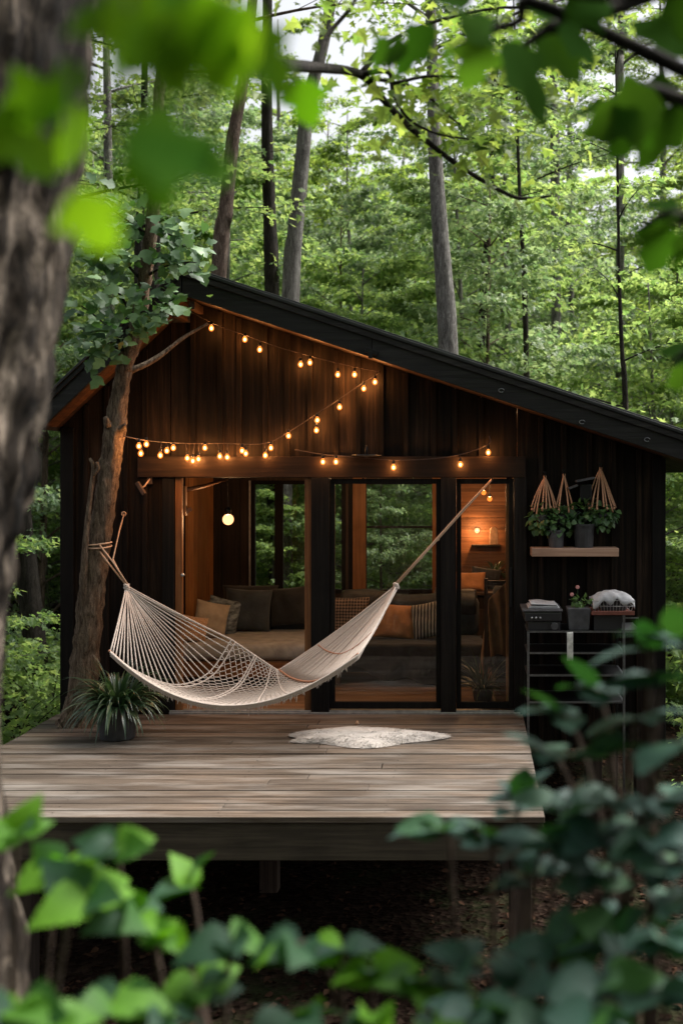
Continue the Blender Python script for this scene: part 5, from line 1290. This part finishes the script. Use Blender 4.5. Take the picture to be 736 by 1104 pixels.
shrub('dark green shrub filling the bottom right corner', P(620, 0, -8.5).x, -8.5,
      [(500, 1035, 2.3), (560, 1050, 2.2), (600, 1020, 2.3), (665, 1005, 2.3), (715, 1015, 2.1), (650, 1060, 2.1), (710, 1070, 2.1), (580, 1090, 2.1), (510, 1090, 2.1), (640, 1100, 2.0), (730, 970, 2.2)], 'leaf_shrub', T_OV, .11, 76, pairs=3, nrm=(0, -.35, 1), spread=.45)

# ================================================================== camera, sky, sun
cam = bpy.data.cameras.new('camera'); co = bpy.data.objects.new('camera', cam); COL.objects.link(co); scene.camera = co
co.location = (0, -DIST, ZC); co.rotation_euler = (R(90), 0, 0)
cam.sensor_fit = 'VERTICAL'; cam.sensor_height = 36; cam.sensor_width = 24; cam.lens = 36 * F_PX / 1104
cam.shift_x = -(508 - 368) / 1104; cam.shift_y = -(552 - 510) / 1104
cam.clip_start = .05; cam.clip_end = 2000
cam.dof.use_dof = True; cam.dof.focus_distance = DIST - .3; cam.dof.aperture_fstop = cam.lens / 21.0; cam.dof.aperture_blades = 8
w = bpy.data.worlds.new('World'); scene.world = w; w.use_nodes = True; nt = w.node_tree; nt.nodes.clear()
EL, AZ = R(57), R(62)
sky = nt.nodes.new('ShaderNodeTexSky'); sky.sky_type = 'NISHITA'; sky.sun_disc = False; sky.sun_elevation = EL; sky.sun_rotation = AZ; sky.air_density = 1.0; sky.dust_density = 5; sky.ozone_density = .6
hs = nt.nodes.new('ShaderNodeHueSaturation'); hs.inputs['Saturation'].default_value = .22; nt.links.new(sky.outputs[0], hs.inputs['Color'])
bg = nt.nodes.new('ShaderNodeBackground'); bg.inputs[1].default_value = .15; nt.links.new(hs.outputs[0], bg.inputs[0])
ow = nt.nodes.new('ShaderNodeOutputWorld'); nt.links.new(bg.outputs[0], ow.inputs[0])
sl = bpy.data.lights.new('sun', 'SUN'); sl.energy = 5.0; sl.angle = R(30); sl.color = (1, .97, .92); so = bpy.data.objects.new('sun', sl); COL.objects.link(so)
sd = Vector((math.sin(AZ) * math.cos(EL), math.cos(AZ) * math.cos(EL), math.sin(EL)))
so.rotation_euler = sd.to_track_quat('Z', 'Y').to_euler(); so.location = (0, 0, 30)
scene.view_settings.view_transform = 'Standard'; scene.view_settings.look = 'None'; scene.view_settings.gamma = 1; scene.view_settings.exposure = 0.75
scene.render.engine = 'CYCLES'; scene.cycles.use_denoising = True
try: scene.cycles.denoiser = 'OPENIMAGEDENOISE'
except Exception: pass
scene.cycles.max_bounces = 8; scene.cycles.diffuse_bounces = 3; scene.cycles.glossy_bounces = 3; scene.cycles.transmission_bounces = 4; scene.cycles.transparent_max_bounces = 12; scene.cycles.sample_clamp_indirect = 4; scene.cycles.caustics_reflective = False; scene.cycles.caustics_refractive = False

if HAZE:
    mb = MB(); mb.box(-60, 60, -30, 70, -2.4, 34); m, nt2, out2 = newmat('haze_air'); v = nt2.nodes.new('ShaderNodeVolumePrincipled')
    v.inputs['Color'].default_value = (.93, .97, .95, 1); v.inputs['Density'].default_value = HAZE; v.inputs['Anisotropy'].default_value = .2
    nt2.links.new(v.outputs[0], out2.inputs['Volume']); o = mb.build('haze', m); tag(o, kind='stuff'); scene.cycles.volume_bounces = 0
